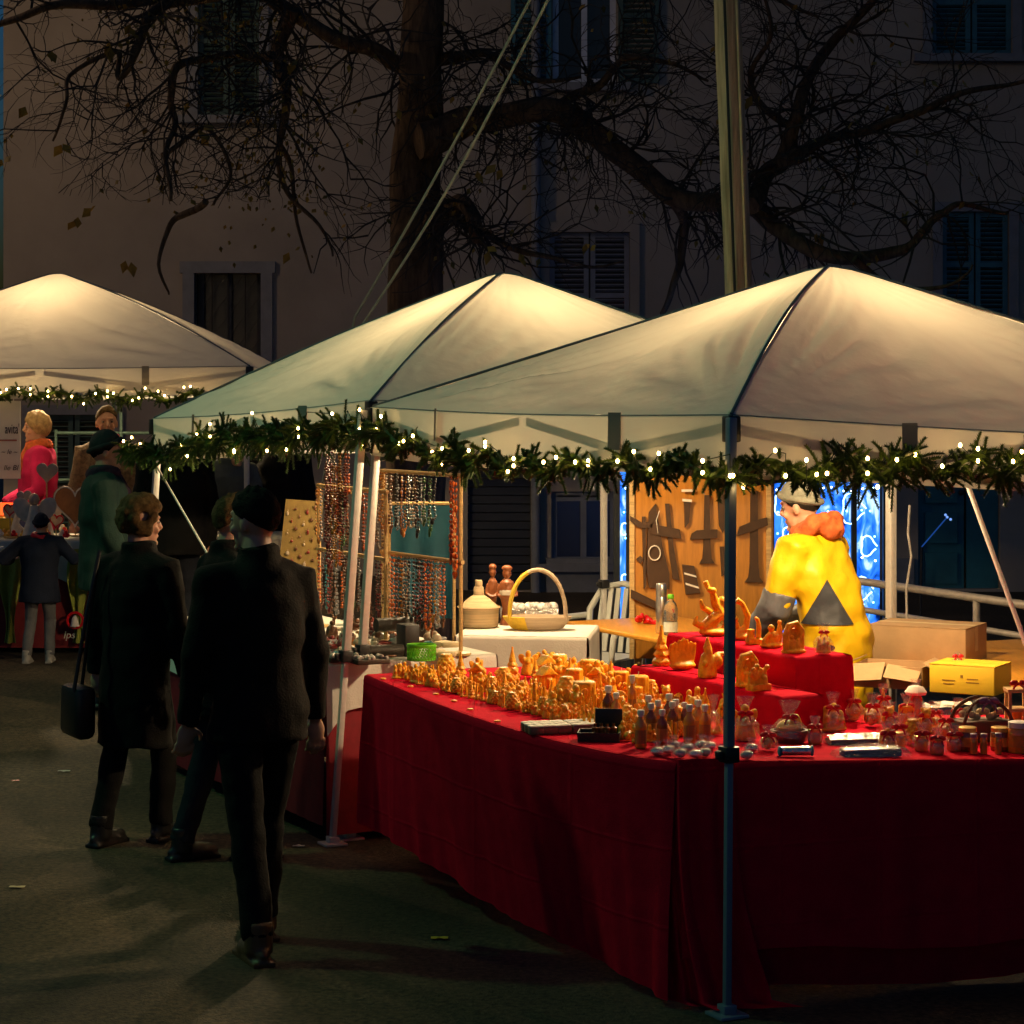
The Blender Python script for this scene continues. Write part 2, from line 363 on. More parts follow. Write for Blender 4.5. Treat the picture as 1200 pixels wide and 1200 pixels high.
limbs = [
 ([(492,165,22),(530,150,20),(575,138,15),(640,128,14),(690,150,14),(740,190,13),(785,228,12),(830,237,11),(880,241,11),(905,262,10),(945,290,9),(990,302,8),(1040,296,7),(1070,285,5),(1100,252,4),(1130,238,3),(1180,250,2)], -.2, -1.2),
 ([(880,241,11),(896,208,10),(915,190,10),(930,150,8),(940,110,7),(972,55,6),(1000,25,5),(1040,-25,4),(1070,-90,3)], -.9, .3),
 ([(915,190,9),(960,168,6),(1010,155,5),(1060,138,4.5),(1110,115,4),(1180,100,2.5),(1240,85,1.5)], -.9, -.6),
 ([(790,232,8),(803,262,6),(797,300,5),(790,335,4),(776,368,3)], -.6, .2),
 ([(500,262,14),(528,246,11),(545,238,9),(556,258,9),(556,282,7)], -.2, -.4),
 ([(488,75,14),(460,72,10),(430,55,9),(385,40,8),(335,10,9),(300,-22,9),(240,-50,7),(150,-70,4)], .0, -.8),
 ([(345,12,8),(326,55,8),(334,100,6),(336,130,5),(328,170,4),(338,225,3),(372,262,2),(390,300,1.2)], -.5, -.5),
 ([(322,66,6),(290,66,5),(250,66,4),(208,80,5),(201,115,4),(207,145,3.5),(192,180,3),(200,235,2)], -.6, -.6),
 ([(300,-22,8),(235,0,6),(178,12,6),(163,55,5),(140,92,3),(138,60,3),(80,88,2.5),(76,125,2),(62,165,1.2)], -.7, -.4),
 ([(240,235,4),(215,250,4),(198,270,3),(186,310,2),(198,345,1)], -1.2, .2),
 ([(328,170,4),(343,200,2.5),(347,260,2),(365,320,1.2)], -.8, .2),
 ([(300,-22,8),(220,-5,7),(140,5,6),(60,8,5),(10,25,4),(-30,45,2)], -.8, .3),
 ([(505,225,8),(545,262,5),(590,285,4),(640,300,3),(690,312,2),(730,306,1)], -.1, -.5),
 ([(500,70,10),(560,62,5),(600,80,4),(640,95,3),(680,90,1.5)], -.1, -.5),
 ([(640,128,8),(665,118,6),(700,100,5),(735,70,3.5),(790,75,2.5),(830,95,1.5)], -.5, -.3),
 ([(1000,302,5),(1035,330,4),(1070,340,3),(1110,335,2),(1140,310,1.2)], -1.2, -.2),
 ([(930,150,5),(890,120,4),(880,80,3),(905,40,2.5),(890,-20,1.5)], -.8, -.2),
 ([(500,-100,14),(600,-120,9),(720,-90,7),(830,-40,5),(900,-10,3),(960,20,1.5)], -.1, -.8),
 ([(190,182,3),(240,150,2.5),(270,200,2),(250,240,1.5)], -1, .1)]
tw = MB(); lf = MB(); seeds = []
for L, d0, dd in limbs:
    p, r = limb_pts(L, d0, dd); MB().tube(p, r, 9).build('branch', m_bark, tr)
    for i in range(len(p)-1):
        ln = (p[i+1]-p[i]).length; 
        for _ in range(1 + (rnd.random() < ln*9)): seeds.append((p[i].lerp(p[i+1], rnd.random()), r[i], (p[i+1]-p[i]).normalized()))
def twig(p, d, ln, r, lev):
    if p.z < 3.15+.25*max(0, min(1, (-1.6-p.x))) and p.x < 4: return
    pts = [p.copy()]; q = p.copy(); dd = d.copy(); m = 6 if lev == 0 else 4
    kink = Vector((rnd.uniform(-.35,.35), rnd.uniform(-.2,.2), rnd.uniform(-.35,.3)))
    for i in range(m):
        dd = (dd+kink*.5+Vector((rnd.uniform(-.5,.5), rnd.uniform(-.3,.3), rnd.uniform(-.5,.42)))).normalized()
        q = q+dd*ln/m
        if q.z < 3.45 and q.x < -1.4: break
        pts.append(q.copy())
        if lev < 2 and rnd.random() < (.85 if lev == 0 else .6):
            side = (dd+Vector((rnd.uniform(-1,1), rnd.uniform(-.6,.6), rnd.uniform(-1,.9)))).normalized(); twig(q, side, ln*rnd.uniform(.35,.65), r*.55, lev+1)
    if len(pts) < 2: return
    tw.tube(pts, [r*(1-.75*i/m) for i in range(len(pts))], 4 if lev == 0 else 3, cap=False)
    if rnd.random() < .045: leaf(q, rnd.uniform(.03,.06))
def leaf(p, s):
    a = Vector((rnd.uniform(-1,1), rnd.uniform(-1,1), rnd.uniform(-2,-.3))).normalized(); b = a.orthogonal().normalized()*s*.45; 
    lf.add([p, p+a*s*.5+b, p+a*s*1.2, p+a*s*.5-b+Vector((0,.01,0))], [(0,1,2),(0,2,3)])
for p, r, d in seeds:
    if p.x < -1.3 and rnd.random() < .35: continue
    if rnd.random() < (.66 if r < .02 else .42): continue
    s = (d*.5+Vector((rnd.uniform(-1,1), rnd.uniform(-.7,.5), rnd.uniform(-1.0,1.0)))).normalized()
    twig(p, s, rnd.uniform(.35,1.15), min(.016, max(.007, r*.4)), 0)
tw.build('twigs', m_twig, tr, smooth=True)
for k in range(420):
    x, y = rnd.gauss(325, 38), rnd.gauss(175, 55); 
    if rnd.random() < .4: x, y = rnd.gauss(225, 60), rnd.gauss(30, 25)
    leaf(P(x, y, TD-.9+rnd.uniform(-.4,.4)), rnd.uniform(.02,.045))
for (x, y) in ((32,126),(75,168),(110,243),(235,150),(238,158),(342,295),(5,185),(465,130),(715,155),(345,68),(880,115),(1000,140),(560,200),(585,195),(150,30),(130,52),(690,285),(570,290),(610,300),(1060,250),(960,270),(88,258),(150,305),(60,60)):
    for _ in range(2): leaf(P(x+rnd.uniform(-4,4), y+rnd.uniform(-4,4), TD-1.2), rnd.uniform(.06,.10))
lf.build('leaves', mat('withered_leaves', (.12,.10,.014), .7, var=.5, scale=3, c2=(.32,.18,.025)), tr, smooth=False)

D = 14.6; base = P(887, HY+CH*FP/D, D)
up = thing('utility_pole', base, 'tall weathered wooden pole standing behind the frontmost tent', 'pole')
mb = MB(); top = P(838, -330, D); nseg = 24; pts = [base.lerp(top, i/nseg) for i in range(nseg+1)]
mb.tube(pts, [.093-.012*i/nseg+.002*math.sin(i*2.1) for i in range(nseg+1)], 20)
mb.build('pole_shaft', mat('weathered_pole_wood', (.42,.30,.17), .75, var=.42, scale=3.2, stretch=(8,8,.5), bump=.5, bscale=12, c2=(.46,.36,.23)), up)
for off in (-.5, .15):
    a = P(846+off*22, -330, D-.10); b = P(872+off*22, 345, D-.105); c = P(887+off*22, HY+CH*FP/D, D-.11)
    MB().tube([a, a.lerp(b, .5)+Vector((.006,0,0)), b, c], .009, 6).build('cable', m_black if off < 0 else m_paper, up)
for k, (a, b) in enumerate(((P(662,-40,13.2), P(422,385,15.0)), (P(642,-40,13.3), P(416,372,15.2)))):
    e = b+(b-a)*.42; e.z = gz(e.x, e.y)+.02
    sag = [a.lerp(b, t/8)+Vector((0,0,-.10*math.sin(math.pi*t/8)*(.4 if k else 1))) for t in range(9)]
    mb = MB().tube(sag+[e], .0085, 6); mb.tube([e-Vector((0,0,.1)), e+Vector((0,0,.15))], .012, 6)
    tag(mb.build('stay_cable', mat('grey_rope', (.30,.27,.22), .8)), ['lower right one of two slanting stay cables before the tree trunk', 'upper left one of two slanting stay cables before the tree trunk'][k], 'cable', 'stay cables by the tree')
# ------------------------------------------------------------------ tents
def canvas_mat(name, c, tr, fac):
    m = bpy.data.materials.new(name); m.use_nodes = True; nt = m.node_tree; N = nt.nodes; L = nt.links; N.clear()
    tc = N.new('ShaderNodeTexCoord'); n = N.new('ShaderNodeTexNoise'); n.inputs['Scale'].default_value = 5; n.inputs['Detail'].default_value = 6
    L.new(tc.outputs['Object'], n.inputs['Vector'])
    r = N.new('ShaderNodeMixRGB'); r.inputs[1].default_value = (*[x*.9 for x in c], 1); r.inputs[2].default_value = (*c, 1); L.new(n.outputs[0], r.inputs[0])
    n2 = N.new('ShaderNodeTexNoise'); n2.inputs['Scale'].default_value = 11; n2.inputs['Detail'].default_value = 4
    mp = N.new('ShaderNodeMapping'); mp.inputs['Scale'].default_value = (1,1,2.2); L.new(tc.outputs['Object'], mp.inputs[0]); L.new(mp.outputs[0], n2.inputs['Vector'])
    b = N.new('ShaderNodeBump'); b.inputs['Strength'].default_value = .45; b.inputs['Distance'].default_value = .03; L.new(n2.outputs[0], b.inputs['Height'])
    d = N.new('ShaderNodeBsdfDiffuse'); t = N.new('ShaderNodeBsdfTranslucent'); t.inputs[0].default_value = (*tr, 1)
    L.new(r.outputs[0], d.inputs[0]); L.new(b.outputs[0], d.inputs[1]); L.new(b.outputs[0], t.inputs[1])
    x = N.new('ShaderNodeMixShader'); x.inputs[0].default_value = fac; L.new(d.outputs[0], x.inputs[1]); L.new(t.outputs[0], x.inputs[2])
    o = N.new('ShaderNodeOutputMaterial'); L.new(x.outputs[0], o.inputs[0]); return m
m_canvas = canvas_mat('white_tent_canvas', (.66,.66,.60), (.78,.71,.56), .17)
m_seam = mat('grey_seam_tape', (.10,.12,.14), .8)
m_strap = canvas_mat('grey_strap', (.34,.34,.30), (.40,.36,.30), .35)
m_steel_shaded = mat('shaded_pole_steel', (.16,.20,.26), .4, .2, .08, 30)  # pole steel darkened in its colour for the unlit side of the near pole
def gazebo(label, corners, bases, peak, ridge_bow, dark=(), skew=0, seed=0, val=.22, tops={}):
    cs = [V3(c) for c in corners]; pk = V3(peak); n4 = 4; cen = sum(cs, Vector())/4
    t = thing('market_tent', (cen.x, cen.y, gz(cen.x, cen.y)), label, 'tent', 'white market tents')
    def ridge(i, v):
        c = cs[i]; p = c.lerp(pk, v); p.z += ridge_bow[i]*math.sin(math.pi*v); 
        if v > .94: p.z -= .02*((v-.94)/.06)**2
        return p
    def pan(i, u, v, wr=True):
        j = (i+1) % 4; a = ridge(i, v); b = ridge(j, v); p = a.lerp(b, u)
        s = math.sin(math.pi*u)
        p.z -= .035*s*math.sin(math.pi*min(1, v*1.05))*(1-v*.5) + .016*s*(1-v)
        if wr:
            w = (1-v)*min(1, v*9+.15)
            p.z += (.022*NZ.noise(Vector((u*8+seed, v*4, i*3)))+.010*NZ.noise(Vector((u*21+seed, v*7, i*3))))*w*min(1, s*3)
            for (uu, e) in ((u, 0), (1-u, 1)):         # creases fanning from the corners
                rr = math.hypot(uu, v*.6); an = math.atan2(v*.6, uu+1e-4)
                p.z += .032*NZ.noise(Vector((an*11+seed*3+e*7, rr*2.0, i*5.5)))*math.exp(-((rr-.24)/.18)**2)*min(1, v*6)
        return p
    mb = MB()
    for i in range(4): mb.grid(72, 44, lambda u, v, i=i: pan(i, u, v))
    mb.build('canopy', m_canvas, t, ang=80)
    mb = MB()
    for i in range(4):
        j = (i+1) % 4; out = (cs[j]-cs[i]).cross(Vector((0,0,1))).normalized()
        if out.dot(cs[i]-cen) < 0: out = -out
        def vf(u, v, i=i, out=out):
            p = pan(i, u, 0, False); p.z -= .003+v*(val-.012*math.sin(u*math.pi*2+i)); return p+out*(.012+.018*v*NZ.noise(Vector((u*6+seed, v, i))))
        mb.grid(36, 5, vf)
    mb.build('valance', m_canvas, t, ang=80)
    for i in range(4):
        MB().tube([ridge(i, v/44)+Vector((0,0,.0015)) for v in range(45)], .006, 6).build('ridge_seam', m_seam, t)
        j = (i+1) % 4
        MB().tube([pan(i, u/20, 0, False)+Vector((0,0,-.002)) for u in range(21)], .0035, 5).build('eave_seam', m_seam, t)
    for i in range(4):                                   # legs
        top = cs[i]+(cen-cs[i]).normalized()*.035; top.z = cs[i].z-.01
        if i in tops: top = V3(tops[i])
        b = V3(bases[i]) if bases[i] is not None else Vector((top.x, top.y, gz(top.x, top.y)))
        mid = b.lerp(top, .52)
        ax = (top-b).normalized(); yaw = math.atan2(cs[(i+1) % 4].y-cs[i].y, cs[(i+1) % 4].x-cs[i].x)
        mm = m_steel_shaded if i in dark else m_steel
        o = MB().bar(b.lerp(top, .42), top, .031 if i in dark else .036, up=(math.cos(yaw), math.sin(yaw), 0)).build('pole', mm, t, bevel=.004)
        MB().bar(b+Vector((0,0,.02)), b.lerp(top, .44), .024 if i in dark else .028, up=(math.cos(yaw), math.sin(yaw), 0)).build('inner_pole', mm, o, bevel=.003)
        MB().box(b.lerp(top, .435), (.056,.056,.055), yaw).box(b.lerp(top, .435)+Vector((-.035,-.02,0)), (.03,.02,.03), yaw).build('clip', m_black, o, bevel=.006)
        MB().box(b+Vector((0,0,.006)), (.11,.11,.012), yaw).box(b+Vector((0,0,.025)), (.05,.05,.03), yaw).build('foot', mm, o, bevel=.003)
        cp = MB().box(cs[i]+Vector((0,0,-.05)), (.05,.05,.09), yaw).build('corner_bracket', m_black, o, bevel=.006)
    for i in range(4):                                   # scissor trusses
        j = (i+1) % 4; a = cs[i].lerp(cen, .014); b = cs[j].lerp(cen, .014); hi, lo = -.045, -.235
        def q(u, dz): p = a.lerp(b, u); return Vector((p.x, p.y, cs[i].z*(1-u)+cs[j].z*u+dz))
        mb = MB()
        for s in (0, .5):
            mb.bar(q(s+.01, hi), q(s+.49, lo), .016, .034); 
            e = (b-a).cross(Vector((0,0,1))).normalized()*.018
            mb.bar(q(s+.01, lo)+e, q(s+.49, hi)+e, .016, .034)
        mb.build('truss_bar', m_steel_dark, t, bevel=.002)
        for s in (.25, .75):
            p = q(s, 0); pv = pan(i, s, 0, False); out = (pv-cen); out.z = 0; out = out.normalized()
            MB().bar(pv+out*.036+Vector((0,0,.01)), pv+out*.040+Vector((0,0,-.13)), .055, .005, up=out).build('strap', m_strap, t)
    mb = MB()                                             # roof struts to the central mast
    for i in range(4): mb.tube([ridge(i, v/8)+Vector((0,0,-.05)) for v in range(9)], .012, 6)
    mb.tube([pk+Vector((0,0,-.05)), pk+Vector((0,0,-.30))], .02, 8)
    mb.build('roof_strut', m_steel_dark, t)
    return t, pk
N_ = Vector((.753,7.91,2.03)); L_ = Vector((-.647,10.71,2.035)); R_ = Vector((3.40,9.21,1.90)); B_ = Vector((1.985,12.01,2.03))
NB = Vector((-.66,10.80,2.065)); LB = Vector((-2.10,13.51,1.945)); RB = Vector((2.03,12.16,2.03)); BB = Vector((.60,14.81,2.0))
FL = Vector((-5.10,17.3,2.285)); FR = Vector((-1.93,16.95,2.285)); BR = Vector((-1.95,20.1,2.27)); BL = Vector((-5.2,20.3,2.27))
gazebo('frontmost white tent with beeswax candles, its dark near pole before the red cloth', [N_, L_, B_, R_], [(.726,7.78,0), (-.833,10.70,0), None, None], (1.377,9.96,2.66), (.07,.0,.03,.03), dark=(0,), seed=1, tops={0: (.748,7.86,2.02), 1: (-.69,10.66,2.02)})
gazebo('middle white tent sheltering the jewellery racks, left face tinted green', [NB, LB, BB, RB], [(-.765,10.84,0), (-2.16,13.45,gz(-2.16,13.45)), None, None], (-.045,12.78,2.775), (.04,.03,.03,.0), seed=4, tops={0: (-.625,10.86,2.04)})
gazebo('farthest white tent over the stall of gingerbread hearts', [FR, FL, BL, BR], [None]*4, (-3.66,18.57,3.06), (.06,.06,.03,.05), seed=9)

# ------------------------------------------------------------------ hanging work lamps
def lamp(p, pk, label):
    t = thing('hanging_lamp', (p[0], p[1], p[2]), label, 'lamp', 'bulbs hanging under the tent roofs')
    p = V3(p)
    MB().tube([p+Vector((0,0,.07)), pk+Vector((0,0,-.04))], .005, 6).build('cord', m_black, t)
    MB().lathe([(.016,.03),(.02,.04),(.02,.075),(.008,.085)], p, 12).build('socket', m_black, t)
    MB().ball(p, (.036,.036,.042), 16, 10).build('bulb', m_lampbulb, t)
LC = Vector((1.377,9.96,2.05)); lamp(LC, Vector((1.377,9.96,2.66)), 'glowing bulb hanging under the peak of the frontmost tent')
LBm = Vector((-.045,12.78,2.14)); lamp(LBm, Vector((-.045,12.78,2.775)), 'glowing bulb hanging under the peak of the middle tent')
LA = Vector((-3.66,18.57,2.43)); lamp(LA, Vector((-3.66,18.57,3.06)), 'glowing bulb hanging under the peak of the farthest tent')

# ------------------------------------------------------------------ spruce garlands with fairy lights
m_needle = mat('spruce_needles', (.030,.075,.012), .55, var=.5, scale=6, c2=(.075,.13,.018))
m_wire = mat('green_wire', (.01,.03,.012), .6)
bulb_proto = None
def garland(label, ll, pts, rad, dens, up, nb, spr, seed, gtent):
    rr = random.Random(seed)
    pts = [V3(p) for p in pts]
    def at(t):
        f = t*(len(pts)-1); i = min(int(f), len(pts)-2); p = pts[i].lerp(pts[i+1], f-i); tan = (pts[i+1]-pts[i]).normalized(); return p, tan
    L = sum((pts[i+1]-pts[i]).length for i in range(len(pts)-1))
    mb = MB()
    core = [at(k/60)[0]+Vector((0,0,.03*math.sin(k*.9+seed)))+Vector((0,0,.025*NZ.noise(Vector((k*.31,seed,0))))) for k in range(61)]
    mb.tube(core, .012, 5)
    for s in range(int(L*dens)):
        t = rr.random(); p, tan = at(t); clump = .55+.75*(.5+NZ.noise(Vector((t*L*2.2, seed, 5))))
        k = min(60, int(t*60)); p = core[k].copy()+tan*rr.uniform(-.03,.03)
        d = Vector((rr.gauss(0,1), rr.gauss(0,1), rr.gauss(-.15,.9))); d = (d-tan*d.dot(tan)*.4).normalized()
        if rr.random() < .5: d = (d+tan*rr.choice((-1,1))*1.1).normalized()
        ln = spr*rr.uniform(.45,1.0)*clump
        if rr.random() < up: d = (Vector((0,0,1))+tan*rr.uniform(-.6,.6)+d*.3).normalized(); ln *= 1.25
        b0 = p+d*rad*.15; ax = d.orthogonal().normalized(); ay = d.cross(ax); nn = int(40+ln*420)
        droop = Vector((0,0,-.25*ln))
        for q in range(nn):
            f = q/nn; c = b0+d*ln*f+droop*f*f; a = q*2.4; e = ax*math.cos(a)+ay*math.sin(a)
            nd = (e*.9+d*.75).normalized(); nl = .021*(1-.35*f)*rr.uniform(.75,1.2); wv = nd.cross(d).normalized()*.0036
            m = len(mb.v); mb.v += [c-wv, c+wv, c+nd*nl]; mb.f.append((m, m+1, m+2))
        mb.tube([b0, b0+d*ln*.5+droop*.25, b0+d*ln+droop], [.004,.003,.002], 3, cap=False)
    o = mb.build('spruce_garland', m_needle, None, smooth=False); tag(o, label, 'garland', 'spruce garlands along the tent eaves')
    t = thing('fairy_light_string', tuple(pts[0]), ll, 'fairy lights', 'fairy lights twined in the garlands')
    wp = []; cam = Vector((0,0,CH))
    global bulb_proto
    for k in range(nb*2+1):
        tt = min(1, max(0, k/(nb*2)+(rr.uniform(-.9,.9)/nb if 0 < k < nb*2 else 0))); p, tan = at(tt); p = core[min(60, int(tt*60))].copy()
        dc = (cam-p); dc.z = 0; dc = dc.normalized()
        p = p+dc*rad*rr.uniform(.5,1.0)+Vector((0,0,rad*rr.uniform(-.55,.95))); wp.append(p)
        if k % 2 == 0:
            c = p+dc*.012
            if bulb_proto is None:
                me = MB().ball((0,0,0), (.0056,.0056,.0075), 8, 6); me = me.build('bulb', m_bulb, None); bulb_proto = me.data; bpy.data.objects.remove(me)
            b = bpy.data.objects.new('bulb', bulb_proto); col.objects.link(b); b.parent = t; b.location = c-pts[0]
    MB().tube(wp, .0022, 4).build('wire', m_wire, t)
up3 = Vector((0,0,1))
def off(a, b, d):
    e = (V3(b)-V3(a)).cross(up3).normalized(); return e*d
o1 = off(N_, L_, -.07)
garland('spruce garland along the left eave of the frontmost tent', 'string of warm fairy lights in the garland on the left eave of the frontmost tent',
    [Vector((L_.x-.06,L_.y-.03,1.95)), L_.lerp(N_,.25)*1+Vector((-.07,-.05,-.19)), L_.lerp(N_,.5)+Vector((-.07,-.05,-.215)), L_.lerp(N_,.75)+Vector((-.07,-.05,-.205)), Vector((N_.x-.01,N_.y-.06,1.845))], .075, 230, .10, 27, .08, 3, 1)
garland('spruce garland along the right eave of the frontmost tent with sprigs sticking up', 'string of warm fairy lights in the garland on the right eave of the frontmost tent',
    [Vector((N_.x+.0,N_.y-.06,1.845)), N_.lerp(R_,.2)+Vector((.04,-.06,-.165)), N_.lerp(R_,.4)+Vector((.04,-.06,-.135)), N_.lerp(R_,.7)+Vector((.04,-.06,-.12)), Vector((R_.x,R_.y-.06,1.75))], .07, 240, .12, 34, .108, 11, 1)
garland('thick dark spruce garland along the eave of the middle tent', 'string of warm fairy lights in the garland on the middle tent',
    [Vector((LB.x-.17,LB.y-.05,1.74)), LB.lerp(NB,.2)+Vector((-.08,-.05,-.215)), LB.lerp(NB,.4)+Vector((-.08,-.05,-.14)), LB.lerp(NB,.6)+Vector((-.08,-.05,-.15)), LB.lerp(NB,.8)+Vector((-.08,-.05,-.16)), Vector((NB.x-.03,NB.y-.09,1.93))], .12, 280, .06, 18, .112, 21, 2)
garland('thin spruce garland along the front of the farthest tent', 'string of warm fairy lights in the garland on the farthest tent',
    [Vector((FL.x,FL.y-.05,2.07)), Vector((-3.8,17.12,2.09)), Vector((-2.9,17.02,2.05)), Vector((FR.x,FR.y-.05,2.06))], .06, 150, .05, 36, .08, 31, 3)
# ------------------------------------------------------------------ the red L-shaped candle table
A0 = Vector((.57,7.90,0)); lh = Vector((-.453,.8915,0)); rh = Vector((.891,.453,0)); fh = Vector((.9635,.268,0)); fp = Vector((-.268,.9635,0))
LL, LW, FLn = 2.70, 1.25, 3.0
def zt(x, y): f = (Vector((x,y,0))-A0).dot(fh); return .84-.036*min(3, max(0, f))
def onz(p): p = V3(p); return Vector((p.x, p.y, zt(p.x, p.y)))
def bul(s): return .165*math.sin(math.pi*min(1,max(0,s))**.65)
def TT(px, py, dz=0):                         # point of the red table top seen at px,py
    z = .84
    for _ in range(4): p = T(px, py, z+dz); z = zt(p.x, p.y)
    return Vector((p.x, p.y, z+.002))
tc_ = thing('red_tablecloth', (A0.x, A0.y, 0), 'large red cloth over the L-shaped candle counter, hanging to the ground', 'tablecloth')
mb = MB()
mb.grid(40, 14, lambda u, v: onz(A0+lh*LL*u+rh*(LW*v-bul(u)*(1-v)))+Vector((0,0,.0015*NZ.noise(Vector((u*20,v*9,1))))))
mb.grid(30, 3, lambda u, v: onz(A0+fh*FLn*u+fp*v*min(.2016*FLn*u, .247)))
mb.grid(20, 8, lambda u, v: (lambda g: onz(A0+fp*g+fh*((1.225-.202*(g-.247))*(1-u)+FLn*u)))(.247+v*.9))
mb.build('top_cloth', m_red, tc_)
def skirt(mb, a, b, nu, hem, seed, amp=.03, nv=20, zoff=0, topz=None, bulge=None):
    d = (b-a).normalized(); o = d.cross(up3); L = (b-a).length
    def fn(u, v):
        p = a.lerp(b, u); p = p+o*(bulge(u)*(1-max(0,(v-.09)/.91)*.8) if bulge else 0); z0 = (topz if topz is not None else zt(p.x, p.y))+zoff; h = hem(u)
        if v < .001: return Vector((p.x, p.y, z0+.001))-o*.012
        if v < .09: k = v/.09; return Vector((p.x, p.y, z0))+o*(.010*math.sin(k*1.57))+Vector((0,0,-.016*k*k))
        k = (v-.09)/.91; w = NZ.noise(Vector((u*L*5.5+seed, k*.6, seed)))+.55*NZ.noise(Vector((u*L*13+seed, k*.9, 3)))
        return Vector((p.x, p.y, 0))+o*(.012+.018*k+amp*k**.7*w)+Vector((0,0,(z0-.016)*(1-k)+h*k))
    mb.grid(nu, nv, fn)
A1 = A0+lh*LL; A1i = A1+rh*LW; F1 = A0+fh*FLn
mb = MB()
skirt(mb, A1, A0, 110, lambda u: .18-.16*u+.012*math.sin(u*9), 2, bulge=lambda u: bul(1-u))
skirt(mb, A1i, A1, 40, lambda u: .16, 5)
mb.build('left_hanging', m_red, tc_, ang=180)
mb = MB(); skirt(mb, A0, F1, 130, lambda u: .17-.02*u+.02*math.sin(u*14), 8, amp=.02)
mb.build('front_hanging', m_red, tc_, ang=180)
mb = MB(); skirt(mb, A0+fp*.05+fh*.03, F1+fp*.05, 90, lambda u: .03+.02*math.sin(u*11+1), 13, amp=.015, topz=.5)
mb.build('under_layer', mat('deep_red_under_cloth', (.36,.005,.016), .9, var=.15, bump=.2, spec=.1), tc_, ang=180)
def drape(u, v):
    p = A0+lh*.16*max(0, 1-2*u)+fh*.20*max(0, 2*u-1); o = (lh.cross(up3)*-1*(1-u)+fh.cross(up3)*u).normalized(); o = Vector((.35*(u-.35), -1, 0)).normalized()
    z = .835*(1-v)+.012; k = v
    fold = .5+.5*math.sin(u*6.3*4.2+.5*math.sin(v*3)); q = o*(.012+.045*k**.6*fold+.03*k*NZ.noise(Vector((u*6,v*2,4))))
    q += Vector((.10,-.015,0))*k**3*(.3+u)
    if v > .93: e = (v-.93)/.07; z = .012+.018*fold*(1-e*.5); q += Vector((.10*(u-.15),-.06,0))*e
    return p+q+Vector((0,0,z))
MB().grid(70, 46, drape).build('corner_drape', m_red, tc_, ang=180)
def trestle(a, b, wd, z, label):
    d = (b-a).normalized(); o = Vector((-d.y, d.x, 0)); L = (b-a).length; yaw = math.atan2(d.y, d.x)
    t = thing('folding_table', ((a+b)/2+o*wd/2), label, 'table')
    MB().box((a+b)/2+o*wd/2+Vector((0,0,z-.02)), (L, wd, .03), yaw).build('tabletop', m_orange_wood, t, bevel=.004)
    for s in (.08, .92):
        p = a+d*L*s; mb = MB()
        for w2 in (.1, .9): mb.bar(p+o*wd*w2, p+o*wd*w2+Vector((0,0,z-.036)), .03)
        mb.bar(p+o*wd*.1+Vector((0,0,.3)), p+o*wd*.9+Vector((0,0,.3)), .025); mb.bar(p+o*wd*.1+Vector((0,0,z-.05)), p+o*wd*.9+Vector((0,0,z-.05)), .025)
        mb.build('leg', m_steel_dark, t)
    return t
# ---------------- two-tier riser
rs = thing('display_riser', (.85,9.3,.83), 'two-tier display stand covered with red cloth on the candle counter', 'display stand')
def tier(name, a, b, dep, z, zb):
    d = (b-a).normalized(); o = Vector((-d.y, d.x, 0)); 
    if o.y*0+o.dot(rh) < 0: o = -o
    cs = [a, b, b+o*dep, a+o*dep]
    mb = MB(); r = .02
    if (cs[1]-cs[0]).cross(cs[2]-cs[1]).z < 0: cs = cs[::-1]
    cen = sum(cs, Vector())/4; ring = []
    for i in range(4):
        p, q = cs[i], cs[(i+1) % 4]
        for k in range(14): ring.append((p.lerp(q, k/14), (q-p).normalized().cross(up3)))
    n = len(ring); rows = []
    for (ins, zz, amp) in ((.025, z, 0), (.008, z-.004, 0), (0, z-.018, 0), (-.003, z*.6+zb*.4, .006), (-.010, zb+.004, .016)):
        rows.append([Vector((p.x, p.y, zz))-o2*ins+o2*amp*NZ.noise(Vector((p.x*14, p.y*14, zz*3))) for p, o2 in ring])
    k0 = len(mb.v); mb.v += [v for r_ in rows for v in r_]
    for i in range(len(rows)-1):
        for k in range(n): mb.f.append((k0+i*n+k, k0+i*n+(k+1) % n, k0+(i+1)*n+(k+1) % n, k0+(i+1)*n+k))
    mb.f.append(tuple(k0+k for k in range(n)))
    return mb.build(name, m_red, rs, ang=60)
U0 = Vector((1.107,9.0,0)); U1 = Vector((.665,9.90,0)); W0 = Vector((1.02,8.70,0)); W1 = Vector((.50,9.70,0))
ZU, ZL = 1.07, .955
tier('upper_step', U0, U1, .27, ZU, .81); tier('lower_step', W0, W1, .20, ZL, .815)

# ---------------- beeswax figures: prototypes (about 0.1 m tall, base at the origin)
protos = {}
def proto(name, fn, m=m_wax, vox=.0034, wick=False, ht=.1, nm='wax_candle'):
    mb = MB(); fn(mb); t = mb.build(nm, m, None, voxel=vox, rough_amp=.0010, rough_sc=110, relax=1)
    if wick:
        w = MB().tube([(0,0,ht-.004),(.001,0,ht+.012)], .0016, 5).build('wick', mat('white_wick', (.7,.65,.55), .9), t)
    protos[name] = t; return t
def f_angel(m):
    m.lathe([(.030,0),(.032,.008),(.024,.04),(.014,.068),(.010,.074)], n=12); m.ball((0,0,.085), (.0125,.0125,.015)); m.ball((.0,-.014,.055), (.010,.012,.012))
    for s in (-1,1): m.ball((s*.024,.012,.062), (.016,.006,.026), M=Matrix.Rotation(s*.5,3,'Y')); m.ball((s*.016,-.008,.06), (.007,.010,.014))
